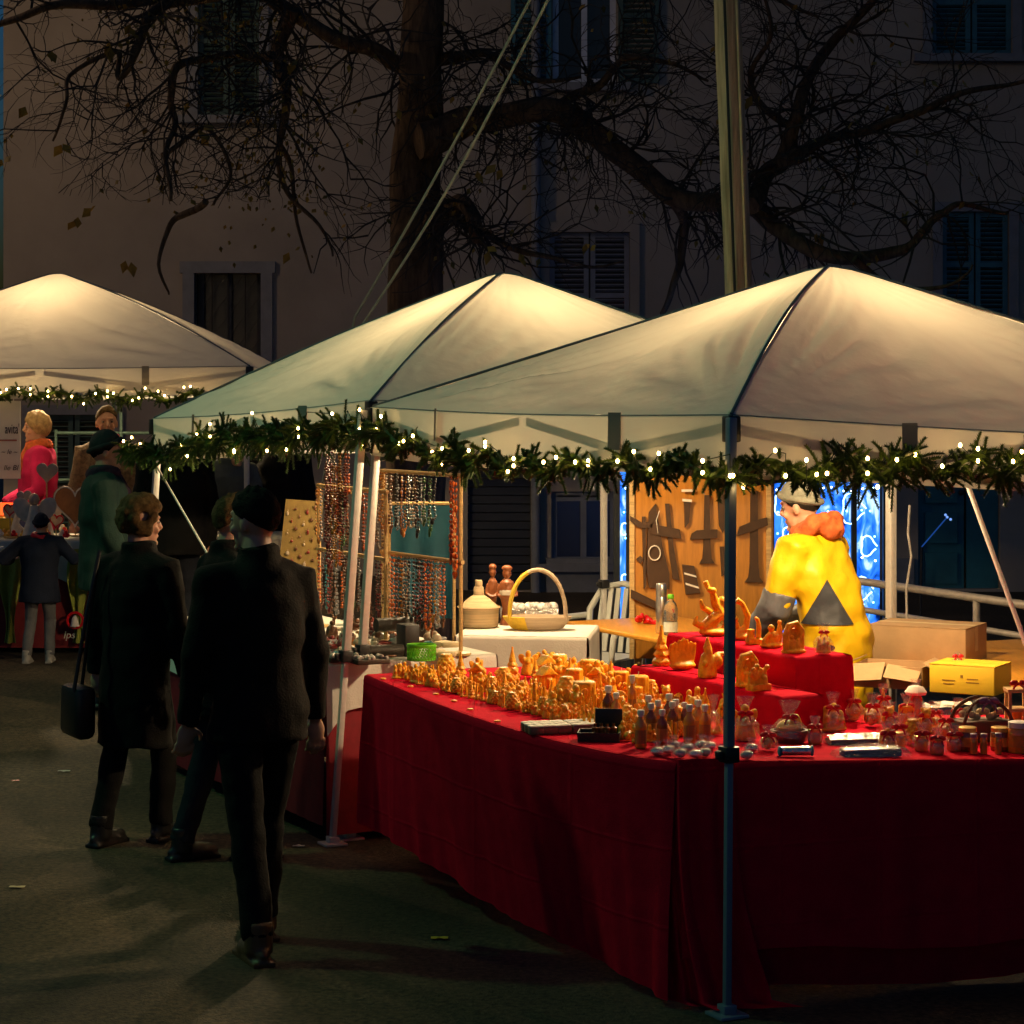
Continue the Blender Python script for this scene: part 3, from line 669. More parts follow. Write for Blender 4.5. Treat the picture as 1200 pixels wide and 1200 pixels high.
def f_bear(m):
    m.ball((0,0,.030), (.026,.024,.032)); m.ball((0,-.006,.072), (.019,.018,.018)); m.ball((0,-.022,.067), (.009,.008,.008))
    for s in (-1,1): m.ball((s*.014,0,.088), (.007,.006,.007)); m.ball((s*.024,-.01,.045), (.008,.012,.016)); m.ball((s*.016,-.02,.010), (.010,.014,.010))
def f_tree(m):
    m.lathe([(.036,0),(.036,.008),(.02,.012)], n=12)
    for k, (z, r) in enumerate(((.012,.040),(.040,.034),(.066,.027),(.09,.019),(.112,.012))): m.lathe([(r,z),(r*.9,z+.008),(.004,z+.042)], n=11, wob=lambda a,z: 1+.16*math.sin(a*5+z*90))
    m.ball((0,0,.156), .006)
def f_pillar(m):
    m.lathe([(.032,0),(.034,.004),(.034,.086),(.030,.092),(.024,.089)], n=18, wob=lambda a,z: 1+.03*math.sin(a*9+z*60))
def f_taper(m):
    for x, h in ((-.016,.10),(.016,.085)): m.lathe([(.018,0),(.016,.01),(.007,.03),(.009,.04),(.005,h)], c=(x,0,0), n=9)
    m.ball((0,0,.006), (.034,.018,.008))
def f_rose(m):
    m.ball((0,0,.026), (.020,.020,.026))
    for k in range(9):
        a = k*2.4; r = .012+.014*(k/9); m.ball((r*math.cos(a), r*math.sin(a), .030-.010*k/9), (.014,.007,.020), M=Matrix.Rotation(a+1.57,3,'Z'))
def f_cone(m):
    for i in range(7):
        z = .010+i*.012; r = .024*math.sin(1.0+i*.30)+.006
        for k in range(8): a = k*.785+i*.39; m.ball((r*math.cos(a), r*math.sin(a), z), (.010,.010,.007))
    m.ball((0,0,.045), (.02,.02,.045))
def f_family(m):
    m.ball((0,0,.006), (.046,.026,.010))
    for x, h in ((-.022,.075),(.004,.085),(.026,.058)):
        m.lathe([(.017,.004),(.015,.03),(.009,h*.78)], c=(x,.004,0), n=10); m.ball((x,.002,h*.88), (.0095,.0095,.012)); m.ball((x,-.010,h*.55), (.008,.010,.008))
def f_hut(m):
    m.box((0,0,.028), (.060,.045,.056)); m.add([(-.038,-.03,.054),(.038,-.03,.054),(.038,.03,.054),(-.038,.03,.054),(0,-.03,.088),(0,.03,.088)], [(0,1,4),(2,3,5),(1,2,5,4),(3,0,4,5),(0,3,2,1)]); m.box((0,-.026,.022), (.018,.012,.036)); m.ball((.018,0,.085), (.007,.007,.012))
def f_hands(m):
    m.ball((0,0,.012), (.046,.024,.014))
    for k in range(7):
        x = (k-3)*.013; m.tube([(x*.7,0,.01),(x,.004,.06),(x*1.05,-.004,.10-abs(x)*.5)], [.010,.009,.004], 7)
def f_santa(m):
    m.lathe([(.036,0),(.038,.012),(.034,.05),(.024,.085),(.014,.095)], n=14); m.ball((0,-.004,.106), (.017,.016,.017)); m.lathe([(.018,.112),(.012,.13),(.004,.155)], n=10); m.ball((0,-.014,.092), (.014,.010,.020)); m.ball((.034,-.014,.060), (.024,.022,.030)); m.ball((-.026,-.022,.055), (.010,.014,.012)); m.ball((.058,0,.086), (.028,.010,.010))
def f_dragon(m):
    m.ball((0,0,.012), (.060,.040,.016)); m.tube([(-.045,0,.02),(-.01,0,.05),(.02,0,.075),(.0,0,.11),(-.015,-.01,.15)], [.020,.024,.022,.016,.010], 9); m.ball((-.018,-.014,.155), (.018,.014,.011)); m.tube([(-.02,0,.15),(-.035,.004,.185)], [.008,.011], 7)
    m.tube([(.03,0,.09),(.058,0,.12),(.05,0,.15)], [.014,.016,.006], 7); m.tube([(-.02,-.01,.08),(-.055,-.02,.10),(-.06,-.02,.125)], [.012,.010,.006], 7); m.tube([(-.04,0,.03),(-.078,-.01,.045),(-.07,-.01,.07)], [.014,.012,.005], 7); m.tube([(.03,0,.04),(.062,-.02,.028)], [.02,.016], 8); m.ball((.025,.0,.115), (.016,.014,.018))
def f_crescent(m):
    m.ball((0,0,.010), (.040,.026,.014)); m.tube([(-.030,0,.012),(.016,0,.035),(.024,0,.075),(.006,0,.115),(-.014,0,.128)], [.016,.013,.011,.009,.011], 8); m.ball((-.018,0,.045), (.014,.012,.018)); m.ball((-.018,-.004,.068), .010)
def f_pair(m):
    m.box((0,0,.010), (.07,.04,.020)); m.tube([(.018,0,.01),(.02,0,.07),(.012,-.004,.10),(.0,-.006,.108)], [.013,.011,.009,.008], 8); m.lathe([(.018,.02),(.016,.05),(.018,.06),(.006,.062)], c=(-.016,0,0), n=10)
def f_kneel(m):
    m.ball((0,0,.008), (.05,.032,.012)); m.ball((.006,0,.034), (.026,.022,.030)); m.ball((-.004,-.006,.075), .014); m.tube([(-.01,-.012,.055),(-.03,-.014,.04)], [.01,.008], 6); m.ball((.036,.004,.05), (.012,.012,.045)); m.ball((.036,.004,.095), .010); m.ball((-.03,-.008,.025), (.014,.012,.016))
def f_grotto(m):
    m.tube([(-.034,0,0),(-.036,0,.07),(-.02,0,.11),(.012,0,.118),(.034,0,.09),(.034,0,0)], .014, 9); m.box((0,.016,.05), (.07,.016,.095)); m.box((0,0,.005), (.09,.05,.012)); m.lathe([(.016,.01),(.012,.05),(.006,.055)], c=(-.008,-.004,0), n=9); m.ball((-.008,-.004,.063), .009); m.lathe([(.013,.01),(.010,.04),(.005,.045)], c=(.016,-.006,0), n=9); m.ball((.016,-.006,.051), .008)
def f_crowd(m):
    m.box((0,0,.012), (.10,.05,.024))
    q = random.Random(3)
    for k in range(11): x = -.042+.0085*k; h = .055+q.random()*.05; m.lathe([(.013,.0),(.011,h*.6),(.008,h*.8)], c=(x,q.uniform(-.012,.014),0), n=8); m.ball((x,q.uniform(-.01,.006),h), .0115)
def f_shell(m):
    for k in range(7): a = (k-3)*.28; m.tube([(0,0,.004),(.030*math.sin(a),-.004,.03*math.cos(a)+.01),(.048*math.sin(a),0,.062*math.cos(a))], [.008,.011,.006], 7)
    m.ball((0,0,.008), (.022,.018,.010))
for nm, fn in (('angel',f_angel),('bear',f_bear),('tree',f_tree),('taper',f_taper),('rose',f_rose),('cone',f_cone),('family',f_family),('hut',f_hut),('shell',f_shell)): proto(nm, fn)
proto('pillar', f_pillar, wick=True, ht=.092)
for nm, fn in (('hands',f_hands),('santa',f_santa),('dragon',f_dragon),('crescent',f_crescent),('pair',f_pair),('kneel',f_kneel),('grotto',f_grotto),('crowd',f_crowd)): proto(nm, fn, vox=.004, nm='wax_figure')
def put(kind, p, rz, sc, label, cat='candle', group=None): return copy_tree(protos[kind], V3(p), rz, label, group, sc); 
kinds_small = ['angel','bear','taper','rose','cone','family','tree','angel','family','taper']
lab = {'angel':'small winged wax angel','bear':'small seated beeswax bear','taper':'small twin-point beeswax candle','rose':'small beeswax rose candle','cone':'small beeswax pine cone','family':'small beeswax group of three figures','tree':'small beeswax fir tree','pillar':'round beeswax pillar candle','hut':'beeswax hut candle','shell':'beeswax shell candle','crowd':'beeswax candle of clustered heads'}
for pr in protos.values(): pr['category'] = 'candle'
r2 = random.Random(11); nS = 0
for i in range(41):
    for j in range(8):
        s = .42+i*.054+r2.uniform(-.014,.014)+(j % 2)*.025; w = .075+j*.058+r2.uniform(-.012,.012)
        if w > .15+.50*min(1, (s-.38)*3.2) or s > 2.56: continue
        if s > 1.6 and w > .36-.12*sst(1.6,2.2,s): continue
        k = kinds_small[(i*3+j*7+r2.randrange(3)) % 10]; p = onz(A0+lh*s+rh*w)
        row = 'crowded along the left edge of the red counter' if w < .22 else 'mid-crowd on the left arm of the red counter'
        c = put(k, p+Vector((0,0,.001)), r2.uniform(-.6,.9), r2.uniform(.52,.86)*(1.0 if w > .2 else .92)*(.72 if k == 'tree' else 1), f'{lab[k]} {row}', group='small beeswax candles on the red counter'); nS += 1
for i in range(15):
    for j in range(5):
        s = .42+i*.145+r2.uniform(-.03,.03)+(j % 2)*.06; w = .56-.27*sst(1.5,2.2,s)+j*.125+r2.uniform(-.03,.03)
        if s < .75+ (j*.05) or s > 2.45 or (w > .9 and s < 1.0): continue
        if j == 0 and 1.5 < s < 2.0: continue
        k = ['angel','pillar','family','hut','cone','crowd','shell','tree','pillar','angel','bear','rose'][r2.randrange(12)]; p = onz(A0+lh*s+rh*w)
        c = put(k, p+Vector((0,0,.001)), r2.uniform(-.7,.8), r2.uniform(.78,1.18)*(.8 if k in ('tree',) else 1), f"{lab[k].replace('small','larger')} behind the small ones on the red counter", group='larger beeswax candles behind the small ones')
for (px, py, k, sc, rz) in ((640,798,'hut',1.3,.4),(685,835,'pillar',1.35,0),(700,838,'taper',1.1,.2),(690,800,'pillar',1.1,.2),(668,806,'tree',.8,.1),(655,805,'angel',1.25,.2),(675,838,'angel',1.2,.1),(655,838,'family',1.2,.3),(632,835,'taper',1.2,.1),(647,838,'rose',1.3,.1),(708,822,'taper',1.2,.1),(664,825,'cone',1.25,0),(700,806,'angel',1.2,.1),
    (748,826,'pillar',1.3,.1),(716,814,'shell',1.2,.2),(728,812,'pillar',1.0,.1),(762,834,'hands',.8,.1),(780,830,'bear',1.0,.3),(797,830,'rose',1.2,0),(816,838,'family',1.3,.2),(831,834,'bear',1.35,.4),(850,842,'santa',.85,.2),(803,822,'shell',.9,.2)):
    put(k, TT(px, py), rz, sc, {'hut':'square beeswax house candle at the back of the crowd','hands':'beeswax hand-shaped candle behind the honey bottles'}.get(k, lab.get(k, 'beeswax santa').replace('small ','')+(' behind the honey bottles' if px > 712 else ' near the white-topped packets')), group='beeswax candles near the honey bottles')
# riser figures: (px, base py, kind, scale, tier)
def on(px, py, z): return T(px, py, z)
for (px, py, k, sc, z, rz, lb) in (
    (775,779,'tree',1.05,ZL,.4,'beeswax fir tree candle at the far end of the lower red step'),
    (800,784,'hands',1.35,ZL,.4,'beeswax candle of raised fingers beside the fir tree on the lower red step'),
    (829,793,'santa',1.05,ZL,.5,'beeswax santa with a sack on the lower red step'),
    (876,803,'grotto',1.05,ZL,.5,'beeswax grotto candle on the lower red step beside the dark tent pole'),
    (889,808,'crowd',.95,ZL,.6,'beeswax group of huddled figures at the near end of the lower red step'),
    (838,744,'dragon',1.25,ZU,.3,'tall twisted beeswax dragon on the upper red step behind the tent pole'),
    (868,749,'crescent',1.3,ZU,.2,'curved beeswax crescent candle on the upper red step'),
    (884,754,'pair',1.0,ZU,.3,'beeswax snail-like candle with an upright neck on the upper red step'),
    (904,758,'kneel',1.05,ZU,.3,'beeswax kneeling figure with a child on the upper red step'),
    (930,764,'grotto',.98,ZU,.35,'beeswax grotto with two figures at the near corner of the upper red step')):
    put(k, on(px, py, z+.004)+Vector((0,0,-.002)), rz, sc, lb, group='beeswax figures on the red display stand')
for pr in list(protos.values()): pass
# yellow wax leaves lying on the table edge
for (px, py) in ((449,797),(481,806),(511,815),(532,823),(551,833),(583,847),(616,856)):
    mb = MB(); c = TT(px, py)
    n = 9; mb.loft([(c+Vector((0,0,.001)), .012, .009), (c+Vector((0,0,.006)), .014, .010), (c+Vector((0,0,.008)), .008, .006)], 9)
    tag(mb.build('wax_leaf', m_wax_y, None), 'small yellow wax flake lying on the left edge of the red counter', 'wax flake', 'yellow wax flakes along the counter edge')

# ---------------- white-topped packets, black box, bottles
m_pack = mat('brown_wrapped_packet', (.22,.12,.07), .4, var=.3, scale=20)
def packet():
    t = MB().box((0,0,.014), (.055,.04,.028)).build('tealight_packet', m_pack, None, bevel=.004)
    MB().lathe([(.018,.0285),(.019,.031),(.016,.033)], (-.012,0,0), 12).lathe([(.018,.0285),(.019,.031),(.016,.033)], (.012,0.002,.0005), 12).box((0,0,.030), (.053,.039,.003)).build('paper_top', mat('cream_paper', (.72,.66,.55), .6, var=.1), t)
    return tag(t, None, 'packet')
pk_ = packet()
for j in range(3):
    for i in range(6):
        base = TT(628, 861); p = onz(base-lh*.0+fh*(i*.052+(.012 if i > 2 else 0))+fp*j*.048*1.0+rh*.0)+Vector((0,0,.002))
        copy_tree(pk_, p, .27+r2.uniform(-.05,.05), 'flat white-topped packet in rows left of the open black box', 'white-topped packets on the red counter')
drop(pk_)
c = TT(712, 868)
bx = thing('presentation_box', c, 'open black presentation box with small dark bottles left of the honey bottles', 'box')
yw = -.12
Mz = Matrix.Rotation(yw, 3, 'Z')
def loc(x, y, z): return c+Mz @ Vector((x, y, z))
mb = MB().box(loc(-.03,0,.008), (.15,.10,.016), yw)
for dx, dy, sx, sy in ((-.105,0,.004,.10),(.045,0,.004,.10),(-.03,-.05,.15,.004),(-.03,.05,.15,.004)): mb.box(loc(dx,dy,.024), (sx,sy,.018), yw)
mb.build('tray', m_black, bx, smooth=False); MB().box(loc(.0,.056,.062), (.10,.006,.09), yw).build('lid', m_black, bx, bevel=.002)
for k in range(4):
    MB().lathe([(.013,.016),(.013,.045),(.006,.05),(.006,.06)], loc(-.045+k*.022,-.0+.01*(k % 2),0), 10).build('vial', m_honey_d, bx)
MB().ball(loc(-.075,-.03,.02), (.012,.008,.007), 8, 5).build('trinket', mat('turquoise_bead', (.02,.4,.36), .3), bx)
def bottle(nm, mm, cap, h, r, square=False):
    n = 12
    t = MB().lathe([(r*.9,0),(r,.004),(r,h*.58),(r*.92,h*.64),(r*.45,h*.76),(r*.42,h*.82)], (0,0,0), n, wob=(lambda a,z: 1+.0*a)).build('bottle', mm, None)
    MB().lathe([(r*.40,h*.80),(r*.40,h*.86),(r*.58,h*.865),(r*.60,h*.98),(r*.5,h)], (0,0,0), 14).build('cap', cap, t)
    MB().lathe([(r*1.012,h*.12),(r*1.012,h*.48)], (0,0,0), 16, cap=False).build('label', mat('faded_amber_label', (.35,.15,.04), .6), t)
    return tag(t, None, 'bottle')
bp1 = bottle('h', m_honey, m_lid_white, .135, .021); bp2 = bottle('d', m_honey_d, m_lid_white, .135, .021)
bl = [(741,845,1,1.35,'tall slim'),(751,877,1,1.0,''),(763,868,2,1.0,''),(771,862,1,.95,''),(776,874,2,.95,''),(788,866,2,1.0,''),(784,858,2,1.05,''),(792,862,1,.98,''),(808,872,1,1.05,''),(818,866,1,1.05,''),(826,870,1,1.0,''),(802,862,2,.9,''),(760,858,1,1.0,''),(713,850,2,1.1,''),(722,852,1,.95,'')]
for (px, py, k, sc, nt_) in bl:
    lb = ('dark brown' if k == 2 else 'amber')+(' tall slim' if nt_ else '')+' white-capped honey bottle clustered left of the dark tent pole' if px > 735 else ('dark' if k == 2 else 'amber')+' white-capped bottle behind the open black box'
    copy_tree(bp2 if k == 2 else bp1, TT(px, py), r2.random(), lb, 'white-capped honey bottles', sc if not nt_ else (.8,.8,1.3))
drop(bp1); drop(bp2)
# ---------------- cellophane parcels
cel = bpy.data.materials.new('cellophane'); cel.use_nodes = True; nt = cel.node_tree; nt.nodes.clear()
tr_ = nt.nodes.new('ShaderNodeBsdfTransparent'); gl = nt.nodes.new('ShaderNodeBsdfGlossy'); gl.inputs['Roughness'].default_value = .09
df = nt.nodes.new('ShaderNodeBsdfDiffuse'); df.inputs[0].default_value = (.7,.68,.64,1); m1 = nt.nodes.new('ShaderNodeMixShader'); m1.inputs[0].default_value = .12
nz = nt.nodes.new('ShaderNodeTexNoise'); nz.inputs['Scale'].default_value = 45; nz.inputs['Detail'].default_value = 4; tcn = nt.nodes.new('ShaderNodeTexCoord'); nt.links.new(tcn.outputs['Object'], nz.inputs['Vector'])
bpn = nt.nodes.new('ShaderNodeBump'); bpn.inputs['Strength'].default_value = .9; bpn.inputs['Distance'].default_value = .02; nt.links.new(nz.outputs[0], bpn.inputs['Height']); nt.links.new(bpn.outputs[0], gl.inputs['Normal'])
mx = nt.nodes.new('ShaderNodeMixShader'); mx.inputs[0].default_value = .26; ou = nt.nodes.new('ShaderNodeOutputMaterial')
nt.links.new(gl.outputs[0], m1.inputs[1]); nt.links.new(df.outputs[0], m1.inputs[2]); nt.links.new(tr_.outputs[0], mx.inputs[1]); nt.links.new(m1.outputs[0], mx.inputs[2]); nt.links.new(mx.outputs[0], ou.inputs[0])
m_cel = cel
def bow(p, s, parent, mm=m_ribbon, nm='ribbon'):
    p = V3(p); mb = MB()
    for sg in (-1, 1):
        mb.ball(p+Vector((sg*s*.55,-.004,s*.12)), (s*.5,s*.22,s*.30), 8, 6, Matrix.Rotation(sg*.35,3,'Y')); mb.tube([p, p+Vector((sg*s*.5,-s*.3,-s*.3)), p+Vector((sg*s*.7,-s*.35,-s*.85))], [s*.12,s*.14,s*.10], 5)
    mb.ball(p, s*.22, 8, 6); return mb.build(nm, mm, parent)
def parcel(p, r, h, parent, seed, neck=.62, frill=1.0):
    mb = MB(); w = lambda a, z: 1+.10*math.sin(a*5+seed+z*40)+.12*NZ.noise(Vector((math.cos(a)*2, math.sin(a)*2, z*30+seed)))
    mb.lathe([(r*.95,.002),(r*1.05,h*.15),(r,h*.38),(r*.6,h*.55),(r*.16,h*neck),(r*.4,h*.8),(r*.62*frill,h)], p, 18, cap=False, wob=w); return mb.build('cellophane_wrap', m_cel, parent, ang=25)
def gift(px, py, kind, r, h, label, sc=1.0, mbx=None, ribbon=True, seed=0):
    p = TT(px, py); t = thing('wrapped_gift', p, label, 'wrapped gift', 'cellophane-wrapped gifts on the red counter')
    if kind in protos:
        o = copy_tree(protos[kind], Vector((0,0,.003)), .2, None, None, sc, parent=t); o.name = 'wax_candle'
        for q in ('label','category','group'):
            if q in o: del o[q]
    elif kind == 'basket': MB().lathe([(r*.75,0),(r*.9,.035),(r*.95,.045),(r*.8,.045),(r*.7,.02)], p, 14, sx=1.2).build('basket', m_dwood, t)
    elif kind == 'jar':
        MB().lathe([(.024,0),(.026,.005),(.026,.035),(.022,.042)], p, 14).build('jar', m_honey, t); MB().lathe([(.025,.042),(.026,.044),(.026,.054),(.02,.056)], p, 14).build('lid', m_lid_gold, t)
    elif kind == 'bottle':
        MB().lathe([(.026,0),(.028,.005),(.028,.07),(.02,.09)], p, 14).build('jar', mat('pale_honey', (.5,.3,.1), .2, trans=.3), t); MB().lathe([(.04,.088),(.045,.10),(.03,.12),(.012,.125)], p, 12, wob=lambda a,z: 1+.12*math.sin(a*7)).build('cloth_cap', mat('frilled_white_cloth', (.7,.6,.5), .8), t)
    if kind == 'basket': 
        MB().ball(p+Vector((0,0,.055)), (r*.8,r*.7,.03), 12, 8).ball(p+Vector((.02,-.01,.075)), (r*.4,r*.35,.03), 10, 6).build('contents', m_wax_y, t, rough_amp=.006, rough_sc=50)
    parcel(p, r, h, t, seed)
    if ribbon: bow(p+Vector((0,-r*.35,h*.62)), .030, t)
    return t
gift(873,868,'angel',.050,.16,'cellophane-wrapped amber candle just right of the dark tent pole',1.3,seed=1)
gift(925,870,'basket',.062,.15,'cellophane-wrapped dark basket with gold contents right of the tent pole',seed=2)
gift(944,845,'taper',.035,.18,'tall narrow cellophane bag tied with ribbon before the red display stand',1.1,seed=3)
gift(976,858,'family',.045,.15,'cellophane-wrapped beeswax figure before the near corner of the red display stand',1.25,seed=4)
gift(1022,852,'rose',.042,.13,'cellophane-wrapped round candle with a red bow beside the corner of the display stand',1.3,seed=5)
gift(1042,860,'bear',.040,.12,'cellophane-wrapped beeswax bear between the foil trays and the tin jars',1.1,seed=6)
gift(1073,840,'bottle',.036,.15,'jar with frilled cloth cap and red bow in cellophane before the open carton',ribbon=True,seed=7)
gift(1053,876,'jar',.040,.12,'gold-lidded jar in crumpled cellophane left of three small jars',seed=8)
gift(1080,880,'jar',.036,.10,'small gold-lidded jar with a red ribbon, in cellophane at the front edge',seed=9)
gift(1098,884,'jar',.034,.09,'small dark jar in tight cellophane at the front edge of the counter',seed=10)
gift(1118,880,'jar',.036,.095,'jar in cellophane directly left of the small brown-capped vials',seed=11)
gift(1062,852,'pillar',.036,.13,'cellophane-wrapped pillar candle with red ribbon in the second row',.9,seed=12)
gift(1096,858,'rose',.040,.12,'cellophane-wrapped rose candle behind the tied jars',1.1,seed=13)
gift(836,862,'taper',.034,.15,'cellophane bag with a twin candle left of the dark tent pole',1.1,ribbon=False,seed=14)
for (px, py, kd, r, h, lb, sc) in ((903,852,'cone',.040,.14,'cellophane-wrapped pine cone candle behind the dark wrapped basket',1.2),(955,872,'jar',.034,.10,'small wrapped jar between the dark basket and the foil trays',1),(1000,846,'shell',.040,.13,'cellophane-wrapped shell candle beside the red display stand corner',1.2),(1035,846,'tree',.036,.15,'cellophane-wrapped fir candle in the back row of gifts',.8),
    (1085,862,'bear',.036,.12,'cellophane-wrapped bear candle in front of the frilled jar',1.1),(1108,866,'rose',.036,.11,'cellophane-wrapped rose candle left of the carrying basket',1.1),(1070,872,'cone',.034,.10,'wrapped pine cone candle among the small tied jars',1.0),(1040,880,'family',.034,.10,'wrapped wax figures at the right end of the black tray',.9),(900,880,'rose',.034,.09,'small wrapped rose candle left of the blue-ended roll',1.0),(1122,858,'taper',.034,.13,'tall wrapped twin candle beside the carrying basket',1.0)):
    gift(px, py, kd, r, h, lb, sc, seed=px)
p = T(965,766,ZU+.003); t = thing('wrapped_gift', p, 'small beeswax figure in cellophane with a red bow on the upper red step', 'wrapped gift', 'cellophane-wrapped gifts on the red counter')
o = copy_tree(protos['family'], Vector((0,0,.003)), .2, None, None, .75, parent=t); o.name = 'wax_candle'
for q in ('label','category','group'):
    if q in o: del o[q]
parcel(p, .038, .12, t, 15); bow(p+Vector((0,-.012,.085)), .022, t)
# small cellophane sweets at the front edge
m_sweet = [m_foil, mat('pale_soap', (.55,.5,.42), .4), mat('mauve_soap', (.35,.26,.26), .4), mat('lime_soap', (.40,.38,.04), .4)]
for k, (px, py, mi) in enumerate(((770,886,0),(783,884,0),(797,888,1),(790,879,2),(806,882,2),(815,889,0),(826,887,2),(832,880,0),(822,878,1),(845,890,3),(875,890,1),(881,882,0))):
    p = TT(px, py); t = thing('soap_bag', p, f"{['silvery','cream','mauve','lime'][mi]} soap in a cellophane twist at the front edge near the pole", 'soap bag', 'small cellophane soap bags at the counter corner')
    MB().ball(p+Vector((0,0,.014)), (.022,.018,.015), 10, 7).build('soap', m_sweet[mi], t, rough_amp=.003, rough_sc=60)
    MB().lathe([(.022,.0),(.026,.012),(.022,.026),(.008,.034),(.018,.05)], p, 14, cap=False, wob=lambda a,z,k=k: 1+.14*math.sin(a*6+k)).build('cellophane_wrap', m_cel, t, ang=20)
# candy roll with blue ends, foil trays
p = TT(932, 887); t = thing('candy_roll', p, 'long cellophane roll with blue tied ends at the front edge', 'candy roll')
MB().tube([p+Vector((-.05,0,.018)), p+Vector((.055,.012,.018))], .017, 12).build('roll', m_foil, t, rough_amp=.003, rough_sc=50)
for s, q in ((-1, p+Vector((-.055,0,.018))), (1, p+Vector((.06,.012,.018)))): MB().ball(q, (.008,.02,.019), 10, 6).build('tied_end', mat('turquoise_ribbon', (.01,.25,.32), .4), t); MB().lathe([(.006,0),(.022,.022),(.026,.034)], (0,0,0), 10, cap=False)
for k, (px, py, lb) in enumerate(((1010,872,'upper silver foil-topped tray, behind the other tray'),(1020,886,'black tray with a silver rim at the front edge before the foil-topped tray'))):
    p = TT(px, py); t = thing('sweet_tray', p, lb, 'tray'); yaw = .2
    MB().box(p+Vector((0,0,.011)), (.26-.05*k,.07,.022), yaw).build('tray_base', [mat('dark_red_card', (.09,.012,.014), .5), m_black][k], t, bevel=.003)
    if k == 0: MB().grid(26, 8, lambda u, v: p+Matrix.Rotation(yaw,3,'Z') @ Vector(((u-.5)*.27, (v-.5)*.085, .023+.014*math.sin(math.pi*v)*(1+.8*NZ.noise(Vector((u*14,v*6,2))))))).build('foil_cover', m_foil, t, ang=20)
    else: MB().box(p+Vector((0,0,.0245)), (.205,.066,.006), yaw).build('rim', m_foil, t, bevel=.002)
    MB().grid(20, 6, lambda u, v: p+Matrix.Rotation(yaw,3,'Z') @ Vector(((u-.5)*.29, (v-.5)*.10, .042*math.sin(math.pi*v)**.4*math.sin(math.pi*u)**.3+.006*NZ.noise(Vector((u*18,v*9,k))))) ).build('cellophane_wrap', m_cel, t, ang=20)
# jars at right
def jar(px, py, r, h, mm, lidm, label, cat='jar', nm='honey_jar'):
    p = TT(px, py); t = thing(nm, p, label, cat, 'jars and vials at the right of the counter')
    MB().lathe([(r*.92,0),(r,.006),(r,h*.74),(r*.86,h*.82)], p, 16).build('glass', mm, t); MB().lathe([(r*.9,h*.82),(r*.93,h*.83),(r*.93,h),(r*.8,h*1.02)], p, 16).build('lid', lidm, t)
    MB().lathe([(r*1.01,h*.2),(r*1.01,h*.6)], p, 16, cap=False).build('label', mat('orange_label', (.55,.22,.03), .6), t); return t
m_lid_br = mat('mauve_cap', (.30,.22,.26), .4)
for px, py, r, h, mm, lm, lb in ((1134,880,.036,.085,m_honey_d,m_lid_gold,'wide gold-lidded honey jar behind the leftmost vial'),(1172,880,.036,.085,m_honey_d,m_lid_gold,'wide gold-lidded honey jar behind the rightmost vial'),
    (1141,884,.013,.072,m_honey,m_lid_br,'leftmost of three small mauve-capped vials'),(1153,884,.013,.072,m_honey,m_lid_br,'middle one of three small mauve-capped vials'),(1170,884,.013,.075,m_honey,m_lid_br,'rightmost of three small mauve-capped vials'),
    (1194,882,.042,.11,m_honey,m_lid_white,'large honey jar with a pale lid at the right end of the counter')): jar(px, py, r, h, mm, lm, lb)
p = TT(1150, 868); t = thing('gift_basket', p, 'dark brown carrying basket with a hoop handle and a mauve bow', 'basket'); yaw = .27; Mq = Matrix.Rotation(yaw,3,'Z')
MB().box(p+Vector((0,0,.04)), (.20,.12,.08), yaw).build('box', mat('dark_brown_card', (.10,.05,.025), .7), t, bevel=.006)
mb = MB()
for yy in (-.058,.058): mb.tube([p+Mq @ Vector((-.10+.2*k/12, yy*(1-.5*math.sin(math.pi*k/12)), .075+.085*math.sin(math.pi*k/12)**.6)) for k in range(13)], .007, 7)
mb.build('handle', mat('dark_brown_card', (.10,.05,.025)), t); bow(p+Vector((.02,-.04,.15)), .04, t, mat('mauve_ribbon', (.14,.07,.16), .4))
mb = MB()
for k in range(9): mb.ball(p+Vector((-.07+.017*k,.0+.01*math.sin(k*2),.10+.012*math.sin(k*1.7))), (.016,.014,.014), 8, 6)
mb.build('dried_flowers', m_paper, t)
p = TT(1192, 862); t = thing('lantern', p, 'tall wooden lantern with a red bow at the right end of the counter', 'lantern')
mb = MB()
for a in (-1,1):
    for b in (-1,1): mb.box(p+Vector((a*.035,b*.035,.09)), (.012,.012,.16))
for z in (.006,.10,.174): mb.box(p+Vector((0,0,z)), (.09,.09,.012))
mb.build('frame', m_wood, t); MB().lathe([(.02,.012),(.022,.09),(.012,.095)], p, 12).build('candle', m_wax_y, t); bow(p+Vector((0,-.02,.20)), .035, t)
# ------------------------------------------------------------------ beer tables, boxes, board, chair
def beer(name, c0, d, L, wd, z, label):
    d = d.normalized(); o = Vector((-d.y, d.x, 0))*-1
    yaw = math.atan2(d.y, d.x); cc = c0+d*L/2+o*wd/2
    t = thing('beer_table', (cc.x, cc.y, 0), label, 'table', 'orange folding beer tables')
    MB().box(cc+Vector((0,0,z-.014)), (L, wd, .028), yaw).build('tabletop', m_orange_wood, t, bevel=.006)
    for s in (.12, .88):
        mb = MB(); a = c0+d*L*s
        for w in (.12, .88): mb.bar(a+o*wd*w, a+o*wd*w+Vector((0,0,z-.03)), .03)
        mb.bar(a+o*wd*.12+Vector((0,0,.12)), a+o*wd*.88+Vector((0,0,.12)), .028); mb.bar(a+o*wd*.5+Vector((0,0,.12)), a+d*(.45 if s < .5 else -.45)+o*wd*.5+Vector((0,0,z-.03)), .022)
        mb.build('leg', m_steel_dark, t)
    return t
lhb = Vector((.447,-.894,0))
beer('bt', Vector((.33,13.85,0)), lhb, 2.0, -.75, .72, 'orange beer table behind the red riser, with thermos and water bottle')
